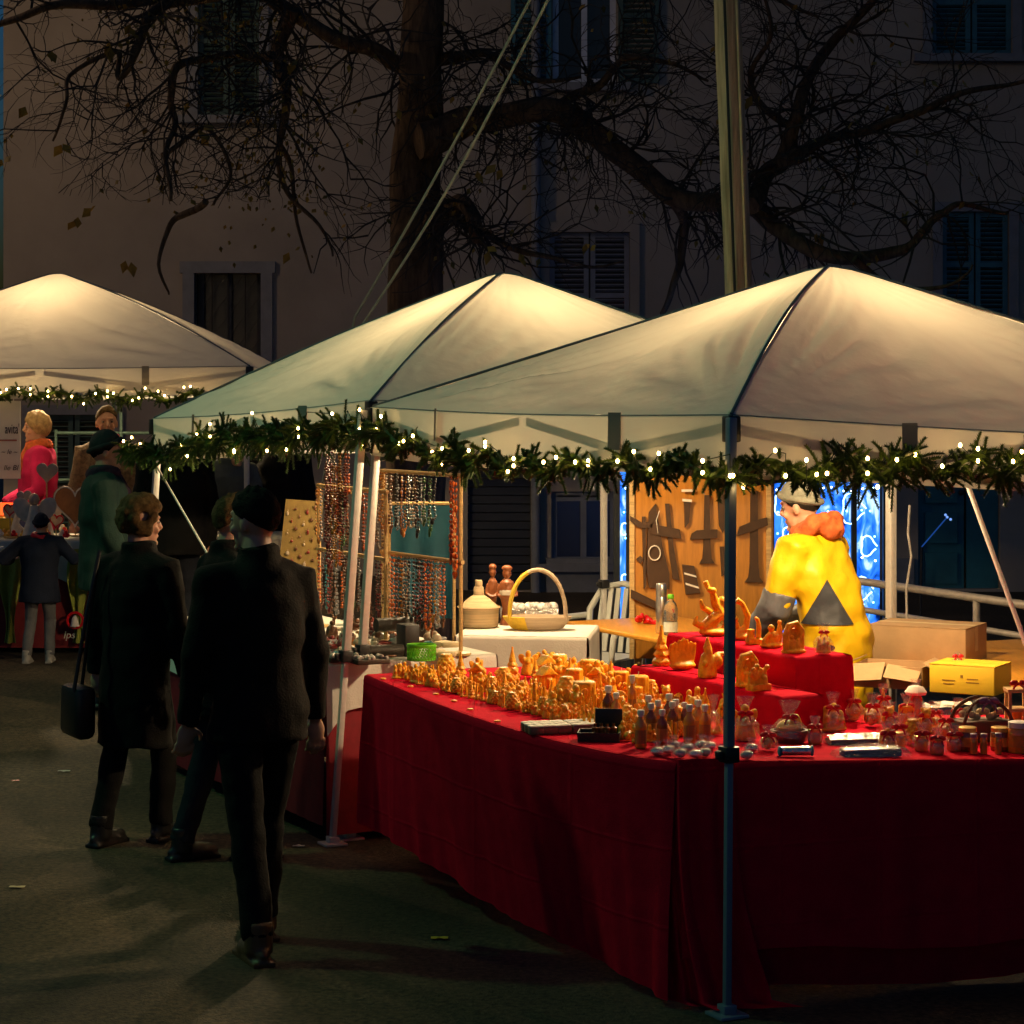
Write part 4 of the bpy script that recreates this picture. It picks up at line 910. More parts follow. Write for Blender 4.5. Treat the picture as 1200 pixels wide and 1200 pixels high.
beer('bt', Vector((1.62,11.9,0)), lhb, 2.6, -1.25, .765, 'orange beer table stacked with cartons behind the gift parcels')
def TB(px, py, z): return T(px, py, z)
p = TB(775,742,.722); t = thing('thermos', p, 'tall slim steel flask on the orange table beside the water bottle', 'flask')
MB().lathe([(.028,0),(.032,.004),(.032,.20),(.028,.212)], p, 16).build('flask_body', mat('brushed_steel', (.6,.58,.55), .28, .9, .08, 60), t); MB().lathe([(.030,.212),(.031,.215),(.031,.275),(.026,.285)], p, 16).build('cup_lid', mat('brushed_steel', (.6,.58,.55)), t)
p = TB(786,744,.722); t = thing('water_bottle', p, 'clear plastic water bottle with a green cap beside the steel flask', 'bottle')
MB().lathe([(.036,0),(.040,.008),(.040,.07),(.036,.08),(.040,.09),(.040,.15),(.030,.18),(.014,.20),(.014,.215)], p, 18).build('bottle_body', m_glass, t)
MB().lathe([(.017,.205),(.018,.208),(.018,.226),(.015,.23)], p, 12).build('cap', m_green, t); MB().lathe([(.0405,.02),(.0405,.075)], p, 18, cap=False).build('label', mat('pale_label', (.6,.68,.62), .5), t)
p = TB(754,731,.722); t = thing('ribbon_bow', p, 'red ribbon bow lying on the orange table left of the flask', 'bow')
mb = MB()
for k in range(7): a = k*.9; mb.ball(p+Vector((.030*math.cos(a), .022*math.sin(a), .022+.012*(k % 3))), (.026,.012,.018), 8, 6, Matrix.Rotation(a,3,'Z'))
mb.tube([p+Vector((0,0,.012)), p+Vector((.07,-.02,.01)), p+Vector((.10,-.01,.008))], [.012,.013,.008], 6)
mb.build('ribbon_loops', m_ribbon, t, rough_amp=.003, rough_sc=60)
# board painted with dark trumpets and ornaments
BDp = 14.25; b0 = P(738,560,BDp); b1 = P(906,560,BDp)
t = thing('painted_board', ((b0.x+b1.x)/2, BDp, 0), 'orange varnished wooden board with dark trumpet shapes hung before the blue lights', 'board')
zb, ztp = .45, 2.0
MB().box(((b0.x+b1.x)/2, BDp, (zb+ztp)/2), (b1.x-b0.x, .022, ztp-zb)).build('panel', mat('golden_brown_board', (.40,.165,.02), .4, var=.2, scale=5, stretch=(9,1,1)), t, smooth=False)
for x in (b0.x+.012, b1.x-.03): MB().box((x, BDp-.02, (zb+ztp)/2), (.03, .018, ztp-zb)).build('edge_batten', m_wood, t, smooth=False)
m_ink = mat('dark_brown_felt', (.045,.020,.007), .7, var=.2); m_chalk = mat('white_paint_stripe', (.7,.66,.58), .6)
def bp_(px, py): q = P(px, py, BDp); return (q.x, q.z)
def cut(polys, nm, mm, y=-.040, th=.024):
    for poly in polys:
        mb = MB(); mb.prism([bp_(*a) for a in poly], Matrix.Translation((0, BDp+y, 0)), th); mb.build(nm, mm, t, smooth=False)
def horn(x, y0, y1, w0, w1): return [(x-w0, y0), (x+w0, y0), (x+w0+1, y1-22), (x+w1*.6, y1-6), (x+w1, y1), (x-w1, y1), (x-w1*.6, y1-6), (x-w0-1, y1-22)]
cut([horn(828,580,660,3,9), horn(883,575,682,4,11), [(779,590),(784,590),(789,640),(796,680),(788,678),(784,650)], [(760,600),(768,590),(776,640),(784,672),(784,690),(760,688),(757,665)], [(752,605),(756,605),(757,686),(754,690)],
     [(801,588),(809,588),(807,612),(802,618)], [(840,575),(848,570),(850,618),(846,624),(842,615)], [(843,640),(848,640),(850,672),(845,675)], [(745,655),(750,651),(755,655),(750,660)]], 'trumpet_shape', m_ink)
cut([[(762,613),(796,620),(798,631),(776,628),(760,624)], [(810,625),(816,621),(840,620),(840,630),(808,632)], [(866,617),(880,611),(898,606),(899,615),(880,622),(862,628)], [(738,604),(752,612),(764,611),(764,618),(748,618),(738,610)], [(739,690),(772,706),(772,714),(739,700)]], 'dark_band', m_ink, y=-.052, th=.030)
cut([[(799,661),(813,663),(820,694),(803,696)]], 'striped_sock', m_ink, y=-.045, th=.03)
cut([[(801,670),(815,674),(815.6,676),(801.4,672.2)], [(802.5,682),(818,687),(818.6,689.2),(803,684.4)], [(798,573),(812,573),(812,576),(798,576)], [(799,584),(810,585),(810,588),(799,587)]], 'white_stripe', m_chalk, y=-.051, th=.008)
mb = MB(); q = P(767,648,BDp-.05); mb.tube([q+Vector((.036*math.cos(a*.4), -.004, .045*math.sin(a*.4))) for a in range(16)], .004, 6, close=True); q2 = P(771,625,BDp-.05); mb.tube([q2, q2+Vector((-.01,0,.08)), q2+Vector((.01,0,.14))], .003, 5)
mb.build('white_cord', m_chalk, t)
for x in (b0.x+.05, b1.x-.07): MB().box((x, BDp+.03, .35), (.04,.04,.70)).build('leg', m_wood, t, smooth=False)
# white garden chair
c = P(700,455,14.5); c.z = 0; t = thing('garden_chair', c, 'white plastic garden chair behind the end of the orange table', 'chair')
m_pl = mat('white_garden_plastic', (.55,.56,.50), .4, var=.05); yw = R(-35); Mq = Matrix.Rotation(yw,3,'Z')
def cl(x, y, z): return c+Mq @ Vector((x,y,z))
MB().grid(10, 10, lambda u, v: cl((u-.5)*.44, (v-.5)*.42, .43-.015*math.sin(math.pi*u)*math.sin(math.pi*v))).build('seat', m_pl, t, solid=.012)
mb = MB()
mb.tube([cl(-.22,.22,.43), cl(-.23,.27,.70), cl(-.15,.30,.84), cl(0,.31,.87), cl(.15,.30,.84), cl(.23,.27,.70), cl(.22,.22,.43)], .022, 8)
for k in range(6): x = -.15+.06*k; mb.bar(cl(x,.22,.44), cl(x*.95,.30,.84-.6*x*x), .034, .008, up=Mq @ Vector((0,1,.2)))
mb.build('backrest', m_pl, t)
for s in (-1,1):
    MB().tube([cl(s*.25,.26,.66), cl(s*.28,.05,.66), cl(s*.28,-.18,.65), cl(s*.26,-.22,.58), cl(s*.25,-.23,.43)], .020, 8).build('armrest', m_pl, t)
    for y in (-.20,.20): MB().tube([cl(s*.20,y,.43), cl(s*.25,y*1.2,.0)], [.026,.018], 8).build('leg', m_pl, t)
# cartons
def carton(p, sx, sy, sz, yaw, mm, label, nm='cardboard_box', tape=True, marks=None):
    t = thing(nm, p, label, 'box', 'cartons on the orange table'); Mq = Matrix.Rotation(yaw,3,'Z'); p = V3(p)
    MB().box(p+Vector((0,0,sz/2)), (sx,sy,sz), yaw).build('carton_body', mm, t, bevel=.005)
    for s in (-1,1): MB().box(p+Mq @ Vector((0, s*(sy/4+.001), sz+.003)), (sx*1.0, sy/2-.004, .004), yaw).build('flap', mm, t, smooth=False)
    if tape: MB().box(p+Mq @ Vector((0, 0, sz+.0065)), (sx*1.002,.05,.001), yaw).box(p+Mq @ Vector((sx/2+.001,0,sz-.06)), (.001,.05,.12), yaw).build('tape', m_paper, t, smooth=False)
    if marks:
        for (x, z, w, h) in marks: MB().box(p+Mq @ Vector((x, -sy/2-.001, z)), (w,.001,h), yaw).build('printed_mark', mat('brown_print', (.30,.16,.02), .7), t, smooth=False)
    return t
carton(TB(1092,776,.766)+Vector((.0,.12,0)), .50,.36,.175, R(-28), m_card, 'large brown cardboard box at the back by the railing')
carton(TB(1060,768,.766)+Vector((0,.05,.10)), .20,.16,.05, R(-24), m_yellow, 'flat yellow box lying on the open carton before the seller', tape=False, marks=[(0,.025,.08,.012)])
carton(TB(1140,812,.766)+Vector((.0,.05,0)), .30,.24,.125, R(-30), m_yellow, 'bright yellow box behind the carrying basket', nm='yellow_box', tape=False, marks=[(-.06,.06,.06,.004),(-.06,.045,.05,.004),(.05,.07,.05,.004),(.05,.055,.06,.004),(.0,.08,.012,.012)])
p = TB(1052,806,.766)+Vector((0,.1,0)); t = thing('open_carton', p, 'open brown carton with raised flaps beside the yellow box', 'box', 'cartons on the orange table'); yw = R(-24); Mq = Matrix.Rotation(yw,3,'Z')
mb = MB(); 
for a, b, c3 in (((0,-.13,.05),(.32,.005,.10),0),((0,.13,.05),(.32,.005,.10),0),((-.16,0,.05),(.005,.265,.10),0),((.16,0,.05),(.005,.265,.10),0),((0,0,.003),(.32,.26,.006),0)): mb.box(p+Mq @ Vector(a), b, yw)
mb.build('carton_body', m_card, t, smooth=False)
for x, sg, ang in ((-.08,-1,-25),(.08,-1,-40)):
    MB().box(p+Mq @ Vector((x,-.165,.075)), (.152,.10,.004), M=Mq @ Matrix.Rotation(R(ang+70),3,'X') @ Matrix.Rotation(R(8*x/.08),3,'Y')).build('flap', m_card, t, smooth=False)
for x in (-.2,.2): MB().box(p+Mq @ Vector((x,0,.10)), (.09,.24,.004), M=Mq @ Matrix.Rotation(R(25 if x > 0 else -25),3,'Y')).build('flap', m_card, t, smooth=False)
for k, (px, py) in enumerate(((1095,828),(1112,826))):
    p = TB(px, py, .766); tag(MB().grid(6, 4, lambda u, v: p+Vector(((u-.5)*.16+.02*k, (v-.5)*.11, .004+.003*k+.012*NZ.noise(Vector((u*5,v*5,k+1)))))).build('paper_sheet', mat('white_paper', (.65,.6,.5), .8), None, solid=.001), ['crumpled white paper sheet left of the carrying basket on the orange table','white paper sheet lying beneath the yellow box front'][k], 'paper')
p = TB(1118,775,.766)+Vector((0,-.02,0)); t = thing('wrapped_gift', p+Vector((0,0,.18)), 'tiny cellophane gift with a red bow above the yellow box', 'wrapped gift')
q = TB(1122,772,.9); 
t.location = q; MB().ball(q+Vector((0,0,.015)), (.016,.016,.02), 8, 6).build('cellophane_wrap', m_cel, t); bow(q+Vector((0,-.01,.012)), .026, t)
MB().box(q+Vector((0,.0,-.066)), (.05,.05,.125)).build('gift_box', m_card, t)
# ---------------- railing, strut, cable
m_rail = mat('galvanised_rail', (.32,.29,.26), .45, .4, .15, 20)
ra, rb = T(1000,680,.95), T(1320,726,.95); t = thing('railing', ((ra.x+rb.x)/2, (ra.y+rb.y)/2, 0), 'grey tube railing behind the cartons at the right', 'railing')
ra = ra+(ra-rb)*.25; rb = rb+(rb-ra)*.3
MB().tube([ra, rb], .024, 10).build('top_rail', m_rail, t)
lo = Vector((0,0,-.17)); MB().tube([ra+lo, rb+lo], .018, 10).build('lower_rail', m_rail, t)
for k in range(5): q = ra.lerp(rb, (k+.3)/5); MB().tube([Vector((q.x,q.y,0)), q], .021, 10).build('post', m_rail, t)
a = P(1131,560,9.75); b = P(1226,820,9.55)
t = tag(MB().tube([a, a.lerp(b,.5), b, b+(b-a)*.9], .0105, 8).build('tent_strut', m_steel, None), 'slanting pale tube running from the right eave garland down past the railing', 'strut')
pts = [P(1066,592,12.0), P(1064,625,12.0), P(1068,652,12.0), P(1062,690,12.0), P(1063,728,12.0), P(1060,790,12.0)]
tag(MB().tube(pts, .006, 6).build('hanging_cable', mat('pale_cable', (.35,.33,.30), .6), None), 'thin pale cable hanging beside the right rear white pole', 'cable')
# ---------------- blue lit window and led star
wx0, wx1, wy = P(722,455,16).x, P(1037,455,16).x, 16.0
t = thing('lit_display_window', ((wx0+wx1)/2, wy, 0), 'tall glazed booth glowing with bright blue christmas lights behind the seller', 'light display')
bm_ = bpy.data.materials.new('blue_light_panel'); bm_.use_nodes = True; nt = bm_.node_tree; nt.nodes.clear()
tc = nt.nodes.new('ShaderNodeTexCoord'); mp = nt.nodes.new('ShaderNodeMapping'); mp.inputs['Scale'].default_value = (7,1,2.6); vo = nt.nodes.new('ShaderNodeTexNoise'); vo.inputs['Scale'].default_value = 1.6; vo.inputs['Detail'].default_value = 6; vo.inputs['Distortion'].default_value = 1.2
rp = nt.nodes.new('ShaderNodeValToRGB'); e = rp.color_ramp.elements; e[0].position = .30; e[0].color = (.0,.006,.06,1); e[1].position = .66; e[1].color = (.55,.8,1,1); q = e.new(.40); q.color = (.01,.12,.75,1); q = e.new(.55); q.color = (.05,.28,1,1)
em = nt.nodes.new('ShaderNodeEmission'); em.inputs[1].default_value = 1.5; ou = nt.nodes.new('ShaderNodeOutputMaterial')
nt.links.new(tc.outputs['Object'], mp.inputs[0]); nt.links.new(mp.outputs[0], vo.inputs['Vector']); nt.links.new(vo.outputs[0], rp.inputs[0]); nt.links.new(rp.outputs[0], em.inputs[0]); nt.links.new(em.outputs[0], ou.inputs[0])
MB().box(((wx0+wx1)/2, wy+.05, 1.17), (wx1-wx0-.06, .02, 1.50)).build('glowing_panel', bm_, t, smooth=False)
mb = MB()
for x in (wx0, wx0+.085, P(912,455,wy).x-.05, P(1000,455,wy).x, wx1): mb.box((x, wy-.02, 1.05), (.035,.06,2.1))
for z in (.40, 1.94, 2.12): mb.box(((wx0+wx1)/2, wy-.022, z), (wx1-wx0, .055, .04))
mb.box(((wx0+wx1)/2, wy+.02, .19), (wx1-wx0, .08, .38)); mb.build('frame', m_dark, t, smooth=False)
m_led = emit('blue_led', (.12,.42,1), 14); m_ledw = emit('white_led', (.55,.8,1), 16)
for k in range(26):
    x = wx0+.06+(wx1-wx0-.12)*(k+.5)/26+rnd.uniform(-.02,.02)
    if P(742,455,16).x < x < P(900,455,16).x: continue
    m1_, m2_ = MB(), MB()
    for q in range(9):
        z = 1.9-q*.16+rnd.uniform(-.02,.02); (m1_ if q % 3 else m2_).ball((x+rnd.uniform(-.02,.02), wy-.0+rnd.uniform(-.03,.01), z), .0075, 6, 4)
    o = m1_.build('light_strand', m_led, t); m2_.build('white_bulbs', m_ledw, o)
m_tubeled = emit('white_blue_tube_light', (.45,.75,1), 3.2)
for (px, py, r_) in ((918,590,.07),(924,628,.05),(1000,596,.09),(1018,640,.06),(920,668,.06),(1012,690,.07),(733,620,.035),(733,680,.035),(1006,560,.05)):
    q = P(px, py, wy-.03); MB().tube([q+Vector((r_*(1-.25*math.sin(k*.9))*math.cos(k*.35), 0, r_*(1-.25*math.sin(k*.9))*math.sin(k*.35))) for k in range(18)], .006, 5).build('light_curl', m_tubeled, t)
hub = P(1110,606,20.5); t = thing('led_star', (hub.x, hub.y, 1.0), 'small blue light on a slanting thread before the teal door', 'light'); bd.location = bd.location
MB().tube([hub, P(1080,641,20.5)], .006, 5).build('light_thread', emit('dim_blue_led', (.03,.15,.7), .35), t)
for dx, dz in ((0,0),(.03,-.02),(-.015,.02)): MB().ball(hub+Vector((dx,0,dz)), .012, 8, 6).build('bulb', emit('star_led', (.2,.4,1), 1.1), t)
MB().tube([P(1080,641,20.5), P(1079,700,20.5), Vector((P(1079,700,20.5).x,20.5,0))], .012, 6).build('stake', m_rust, t)

# ------------------------------------------------------------------ clothed tables of the middle and far stalls
def cloth_table(name, cs, z, hem, m1, label, cat, lower=None, seed=0, amp=.018, gzf=None):
    cs = [V3(c) for c in cs]; cen = sum(cs, Vector())/4; t = thing(name, (cen.x, cen.y, gz(cen.x,cen.y)), label, cat)
    if (cs[1]-cs[0]).cross(cs[2]-cs[1]).z < 0: cs = cs[::-1]
    MB().grid(16, 16, lambda u, v: cs[0].lerp(cs[1],u).lerp(cs[3].lerp(cs[2],u), v)+Vector((0,0,z-(cs[0].lerp(cs[1],u).lerp(cs[3].lerp(cs[2],u), v)).z+.001*NZ.noise(Vector((u*8,v*8,seed)))))).build('top_cloth', m1, t)
    mb = MB(); mb2 = MB()
    for i in range(4):
        a, b = cs[i], cs[(i+1) % 4]
        skirt(mb, a, b, 60, lambda u, i=i: (hem+.05*math.sin(u*3+i)+(-.10*max(0,1-u*9)-.10*max(0,1-(1-u)*9))), seed+i*3, amp=amp, topz=z)
        if lower: d = (b-a).normalized(); o = d.cross(up3); skirt(mb2, a-o*.012, b-o*.012, 50, lambda u: gz(a.x,a.y)+.04, seed+i*5+1, amp=amp, topz=z-.05)
    mb.build('hanging_cloth', m1, t, ang=180)
    if lower: mb2.build('lower_cloth', lower, t, ang=180)
    return t
r2h = Vector((.90,.44,0)).normalized(); l2h = Vector((-.47,.88,0)).normalized()
b0 = Vector((-.87,10.73,0)); 
cloth_table('jewellery_table', [b0, b0+r2h*.88, b0+r2h*.88+l2h*2.4, b0+l2h*2.4], .84, .60, m_white, 'white-clothed jewellery table with a dark red skirt under the middle tent', 'table', lower=mat('dark_red_cloth', (.20,.005,.012)), seed=3)
cloth_table('display_table', [(-.30,12.42,0),(.40,12.30,0),(.48,12.95,0),(-.22,13.05,0)], .79, .12, m_white, 'small white-clothed table holding the yellow-handled basket', 'table', seed=8, amp=.03)
# ---------------- baskets on the white block
p = TB(561,735,.79); t = thing('wicker_demijohn', p, 'woven straw flagon with a corked neck on the small white table', 'basket bottle')
m_str = mat('woven_straw', (.45,.35,.19), .75, var=.3, scale=3, stretch=(1,1,26), bump=.4, bscale=60, c2=(.52,.36,.20))
MB().lathe([(.095,0),(.108,.01),(.112,.10),(.116,.112),(.108,.118),(.06,.16),(.030,.18),(.028,.22),(.024,.226)], p, 28).build('straw_body', m_str, t); MB().lathe([(.020,.222),(.021,.25),(.018,.262)], p, 12).build('cork', m_paper, t)
MB().lathe([(.1165,.108),(.121,.113),(.1165,.120)], p, 28, cap=False).build('rim', m_str, t)
p = TB(630,738,.79); t = thing('handled_basket', p, 'shallow oval straw basket with tall looped handles, yellow at one end', 'basket')
MB().lathe([(.10,0),(.13,.012),(.165,.06),(.172,.075),(.160,.075),(.12,.02)], p, 30, sx=1.1, sy=.62).build('basket_bowl', mat('pale_straw', (.48,.36,.24), .75, var=.2, scale=3, stretch=(1,1,22), bump=.4, bscale=60), t)
m_ystr = mat('yellow_dyed_straw', (.62,.40,.03), .7, var=.2, scale=20)
prf = [(.101,.0),(.133,.012),(.168,.06),(.175,.075),(.169,.078)]
MB().grid(16, 4, lambda u, v: (lambda a, r, z: p+Vector((r*math.cos(a)*1.1, r*math.sin(a)*.62, z)))(R(112)+R(136)*u, prf[round(v*4)][0], prf[round(v*4)][1])).build('yellow_band', m_ystr, t)
for yy, mm in ((-.05,None),(.05,None)):
    mb = MB(); pts = [p+Vector((-.155*math.cos(math.pi*k/18)+.0, yy*(1.2-math.sin(math.pi*k/18)), .06+.27*math.sin(math.pi*k/18)**.85)) for k in range(19)]
    MB().tube(pts[:8], .0115, 8).build('handle', m_ystr, t); MB().tube(pts[7:], .0115, 8).build('handle', mat('pale_straw', (.48,.36,.24)), t)
p = TB(600,727,.80)+Vector((.1,.25,-.01)); t = thing('sweet_tray', p, 'foil tray of red and white sweets behind the handled basket', 'tray')
MB().box(p+Vector((0,0,.03)), (.34,.14,.06)).build('tray_base', m_foil, t, bevel=.006)
mb = MB()
for k in range(26): mb.ball(p+Vector((rnd.uniform(-.15,.15), rnd.uniform(-.06,.06), .062)), .026, 8, 6)
mb.build('sweets', mat('red_white_sweets', (.6,.12,.08), .4, var=.9, scale=24, c2=(.7,.6,.5)), t)
for k, (px, py, h, cc) in enumerate(((577,740,.30,1),(594,742,.31,0))):                       # carved figures
    p = TB(px, py-6, .79)+Vector((0,.16,0)); t = thing('carved_statuette', p, ['slim reddish carved wooden statuette behind the straw flagon','darker broad carved wooden statuette beside the basket handle'][k], 'statuette', 'carved wooden figures')
    r = .022+.012*k
    MB().lathe([(.03+.01*k,0),(.03+.01*k,.015),(r,.03),(r*.8,.10),(r*1.25,.16),(r*1.35,.20),(r*1.2,.24),(r*.5,.262)], p, 12, sy=.8).ball(p+Vector((0,0,.29)), (.021+.006*k,.022,.028)).ball(p+Vector((0,0,.32)), (.024+.008*k,.024,.018)).tube([p+Vector((-r*1.3,0,.225)), p+Vector((-r*1.7,-.01,.17)), p+Vector((-.004,-.03,.15))], [.009,.008,.007], 7).tube([p+Vector((r*1.3,0,.225)), p+Vector((r*1.7,-.01,.17)), p+Vector((.004,-.03,.15))], [.009,.008,.007], 7).build('carved_figure', [mat('red_carved_wood', (.22,.07,.025), .4, var=.3, bump=.2), m_dwood][k ^ 1 if k == 1 else 0], t, voxel=.005)
    if k: MB().lathe([(r*1.3,.17),(r*1.38,.185),(r*1.3,.20)], p, 12, cap=False, sy=.82).build('belt', m_white, t)
# ---------------- jewellery racks
def rack(name, a, b, zs, label, cross=0):
    a = V3(a); b = V3(b); t = thing(name, ((a.x+b.x)/2, (a.y+b.y)/2, .842), label, 'rack', 'bamboo jewellery racks')
    for p in (a, b): 
        MB().tube([Vector((p.x,p.y,.842)), Vector((p.x,p.y,zs[0]+.01))], .010, 8).build('post', m_wood, t)
        MB().lathe([(.05,.842),(.05,.852),(.016,.862)], (p.x,p.y,0), 12).build('base', m_wood, t)
    d = (b-a).normalized()*.02
    for z in zs: MB().tube([Vector((a.x,a.y,z))-d, Vector((b.x,b.y,z))+d], .011, 8).build('rail', m_wood, t)
    return t
beads = {'amber':mat('amber_beads',(.34,.13,.018),.25,var=.4,scale=60,spec=.6),'brown':mat('brown_wood_beads',(.12,.045,.02),.4,var=.4,scale=60),'orange':mat('orange_cord',(.50,.10,.008),.6,var=.2),'turquoise':mat('turquoise_beads',(.015,.14,.17),.35,var=.3,scale=50),'black':mat('black_beads',(.015,.012,.010),.3,var=.3),'red':mat('maroon_beads',(.16,.018,.015),.35,var=.3,scale=60),'bone':mat('bone_beads',(.36,.28,.19),.45,var=.3,scale=60),'green':mat('green_beads',(.03,.08,.02),.35,var=.3),'grey':mat('grey_stone_beads',(.20,.19,.19),.3,var=.4,scale=60)}
npro = {}
for nm, mm in beads.items():
    mb = MB(); rr = random.Random(hash(nm) % 99 if False else len(nm)); L = .30
    for k in range(34):
        f = k/33; 
        if f < .42: x, z = -.016-.004*math.sin(f*7), -L*.9*f/.42
        elif f > .58: x, z = .016+.004*math.sin(f*7), -L*.9*(1-f)/.42
        else: a = (f-.42)/.16*math.pi; x, z = -.020*math.cos(a), -L*.9-.026*math.sin(a)
        s = rr.uniform(.0045,.0085) if .35 < f < .65 or k % 3 else .0045
        mb.ball((x, rr.uniform(-.006,.002), z), (s,s,s*1.15), 6, 5)
    if len(nm) % 2: mb.ball((0,-.004,-L*.9-.045), (.013,.007,.020), 8, 6)
    o = mb.build('bead_necklace', mm, None); npro[nm] = tag(o, None, 'necklace')
def hang(a, b, z, n, seq, where, rr, lo=.75, hi=1.1, ysp=.0):
    a = V3(a); b = V3(b)
    for k in range(n):
        nm = seq[k % len(seq)] if rr.random() < .7 else rr.choice(list(beads)); p = a.lerp(b, (k+.5)/n+rr.uniform(-.2,.2)/n)
        p = Vector((p.x, p.y, z)); d = (b-a).normalized().cross(up3)*(.012+.01*(k % 2))
        copy_tree(npro[nm], p+d, math.atan2(b.y-a.y, b.x-a.x)+rr.uniform(-.5,.5), f"{ {'bone':'pale bone','grey':'grey stone'}.get(nm, nm) } bead necklace hanging {where}", 'bead necklaces hanging on the racks', (rr.uniform(.7,1.1),1,rr.uniform(lo,hi)))
rj = random.Random(5)
ra0, ra1 = P(449,600,11.75), P(540,600,11.05)
rack('jewellery_rack', ra0, ra1, (1.70,1.285), 'bamboo rack with two rails of necklaces right of the leaning white poles')
hang(ra0, ra1.lerp(ra0,.28), 1.69, 16, ['amber','black','bone','brown','black','grey','brown'], 'from the upper rail of the right rack', rj, .7, .95)
hang(ra0.lerp(ra1,.05), ra0.lerp(ra1,.86), 1.275, 24, ['brown','amber','black','bone','orange','brown','black','amber','bone'], 'from the lower rail of the right rack', rj, .85, 1.15)
hang(ra1.lerp(ra0,.1), ra1, 1.69, 4, ['orange','red','orange','orange'], 'at the right post of the right rack', rj, 1.2, 1.7)
rb0, rb1 = P(374,600,12.35), P(452,600,11.55)
rack('jewellery_rack', rb0, rb1, (1.60,1.26), 'bamboo rack half hidden behind the leaning white tent poles')
hang(rb0, rb1, 1.59, 15, ['amber','brown','bone','black','brown','orange'], 'from the upper rail of the left rack', rj, .8, 1.05)
hang(rb0, rb1, 1.25, 16, ['orange','brown','black','red','brown','grey'], 'from the lower rail of the left rack', rj, .8, 1.15)
ca, cb = P(385,600,11.7), P(412,600,11.45)
for z, n in ((1.86,5),(1.74,8),(1.60,9),(1.46,7)): hang(ca, cb, z, n, ['brown','red','bone','amber','orange','brown'], 'in the thick bunch below the middle tent garland', rj, .6, .9)
tag(MB().tube([P(398,520,11.55), P(398,560,11.55), P(399,610,11.55)], .008, 6).bar(ca+Vector((0,0,1.86-ca.z)), cb+Vector((0,0,1.86-cb.z)), .012).bar(ca+Vector((0,0,1.60-ca.z)), cb+Vector((0,0,1.60-cb.z)), .012).tube([P(398,500,11.55), P(398,525,11.55)], .006, 6).build('hanging_rod', m_wood, None), 'short hanging wooden rod carrying the thick bunch of necklaces', 'hanger')
for o in npro.values(): drop(o)
# stand with turquoise mirror cloth behind right rack
q = P(500,640,12.6); t = thing('turquoise_cloth', (q.x, q.y, .842), 'turquoise cloth hung on a frame behind the right necklace rack', 'cloth')
MB().grid(16, 20, lambda u, v: Vector((P(458+72*u,600,12.6).x, 12.6+.03*math.sin(u*16)*v, 1.48-.62*v))).build('hung_cloth', mat('turquoise_fabric', (.004,.07,.11), .7, var=.25, scale=4), t, solid=.004)
MB().tube([Vector((P(456,600,12.6).x,12.6,1.49)), Vector((P(532,600,12.6).x,12.6,1.49))], .009, 8).tube([Vector((P(456,600,12.6).x,12.6,0)), Vector((P(456,600,12.6).x,12.6,1.49))], .009, 8).tube([Vector((P(532,600,12.6).x,12.6,0)), Vector((P(532,600,12.6).x,12.6,1.49))], .009, 8).build('frame', m_wood, t)
# yellow earring board
p = T(348,712,.842); t = thing('earring_board', p, 'leaning yellow board pinned with dark earrings behind the jewellery table edge', 'board')
D0 = p.y; pts = [(322,708),(372,712),(378,588),(335,585)]
A_ = [P(x, y, D0+(.0 if k < 2 else .16)) for k, (x, y) in enumerate(pts)]
mb = MB(); dn = Vector((0,.02,0)); mb.add(A_+[v+dn for v in A_], [(0,1,2,3),(7,6,5,4),(0,4,5,1),(1,5,6,2),(2,6,7,3),(3,7,4,0)]); mb.build('panel', mat('yellow_board_paint', (.16,.10,.022), .6, var=.15), t, smooth=False)
for k in range(38):
    u, v = (k*0.618) % 1, (k+.5)/38; q = A_[0].lerp(A_[1], .08+.84*u).lerp(A_[3].lerp(A_[2], .08+.84*u), .05+.9*v)
    mb = MB().ball(q+Vector((0,-.008,0)), (rj.uniform(.005,.012),.004,rj.uniform(.006,.016)), 7, 5).ball(q+Vector((.002,-.008,.018)), .003, 5, 4); mb.build('earring', [m_dwood, beads['brown'], beads['bone'], beads['red']][k % 4], t)
# trinkets heaped on the jewellery table
def ring(r, t_, mm, nm='bracelet'): return MB().tube([(r*math.cos(k*.449), r*math.sin(k*.449), t_) for k in range(14)], t_, 6, close=True).build(nm, mm, None)
tp_ = []
for mm in ('brown','amber','red','bone','grey','turquoise'): o = ring(.030, .006, beads[mm]); tag(o, None, 'bracelet'); tp_.append((o, {'bone':'pale bone','grey':'grey stone'}.get(mm, mm)+' bracelet'))
for mm in ('brown','bone','red','grey'):
    o = MB().ball((0,0,.018), (.026,.022,.018), 10, 7).ball((.01,0,.034), (.012,.012,.012), 8, 6).build('carved_bead', beads[mm], None, rough_amp=.003, rough_sc=60); tag(o, None, 'carving'); tp_.append((o, {'bone':'pale bone','grey':'grey stone'}.get(mm, mm)+' carved pebble'))
for k in range(120):
    u, v = rj.random(), rj.random()**1.4; p = b0+r2h*(.04+.78*u)+l2h*(.06+1.3*v)
    if .45 < u and v < .20: continue
    o, lb_ = tp_[rj.randrange(len(tp_))]; zz = .843+rj.choice((0,0,.012,.024))
    c = copy_tree(o, Vector((p.x,p.y,zz)), rj.uniform(0,6), f'{lb_} in the heap of trinkets on the jewellery table', 'trinkets on the jewellery table', rj.uniform(.8,1.5))
for o, _ in tp_: drop(o)
m_tray = mat('dark_tray_wood', (.035,.02,.012), .5)
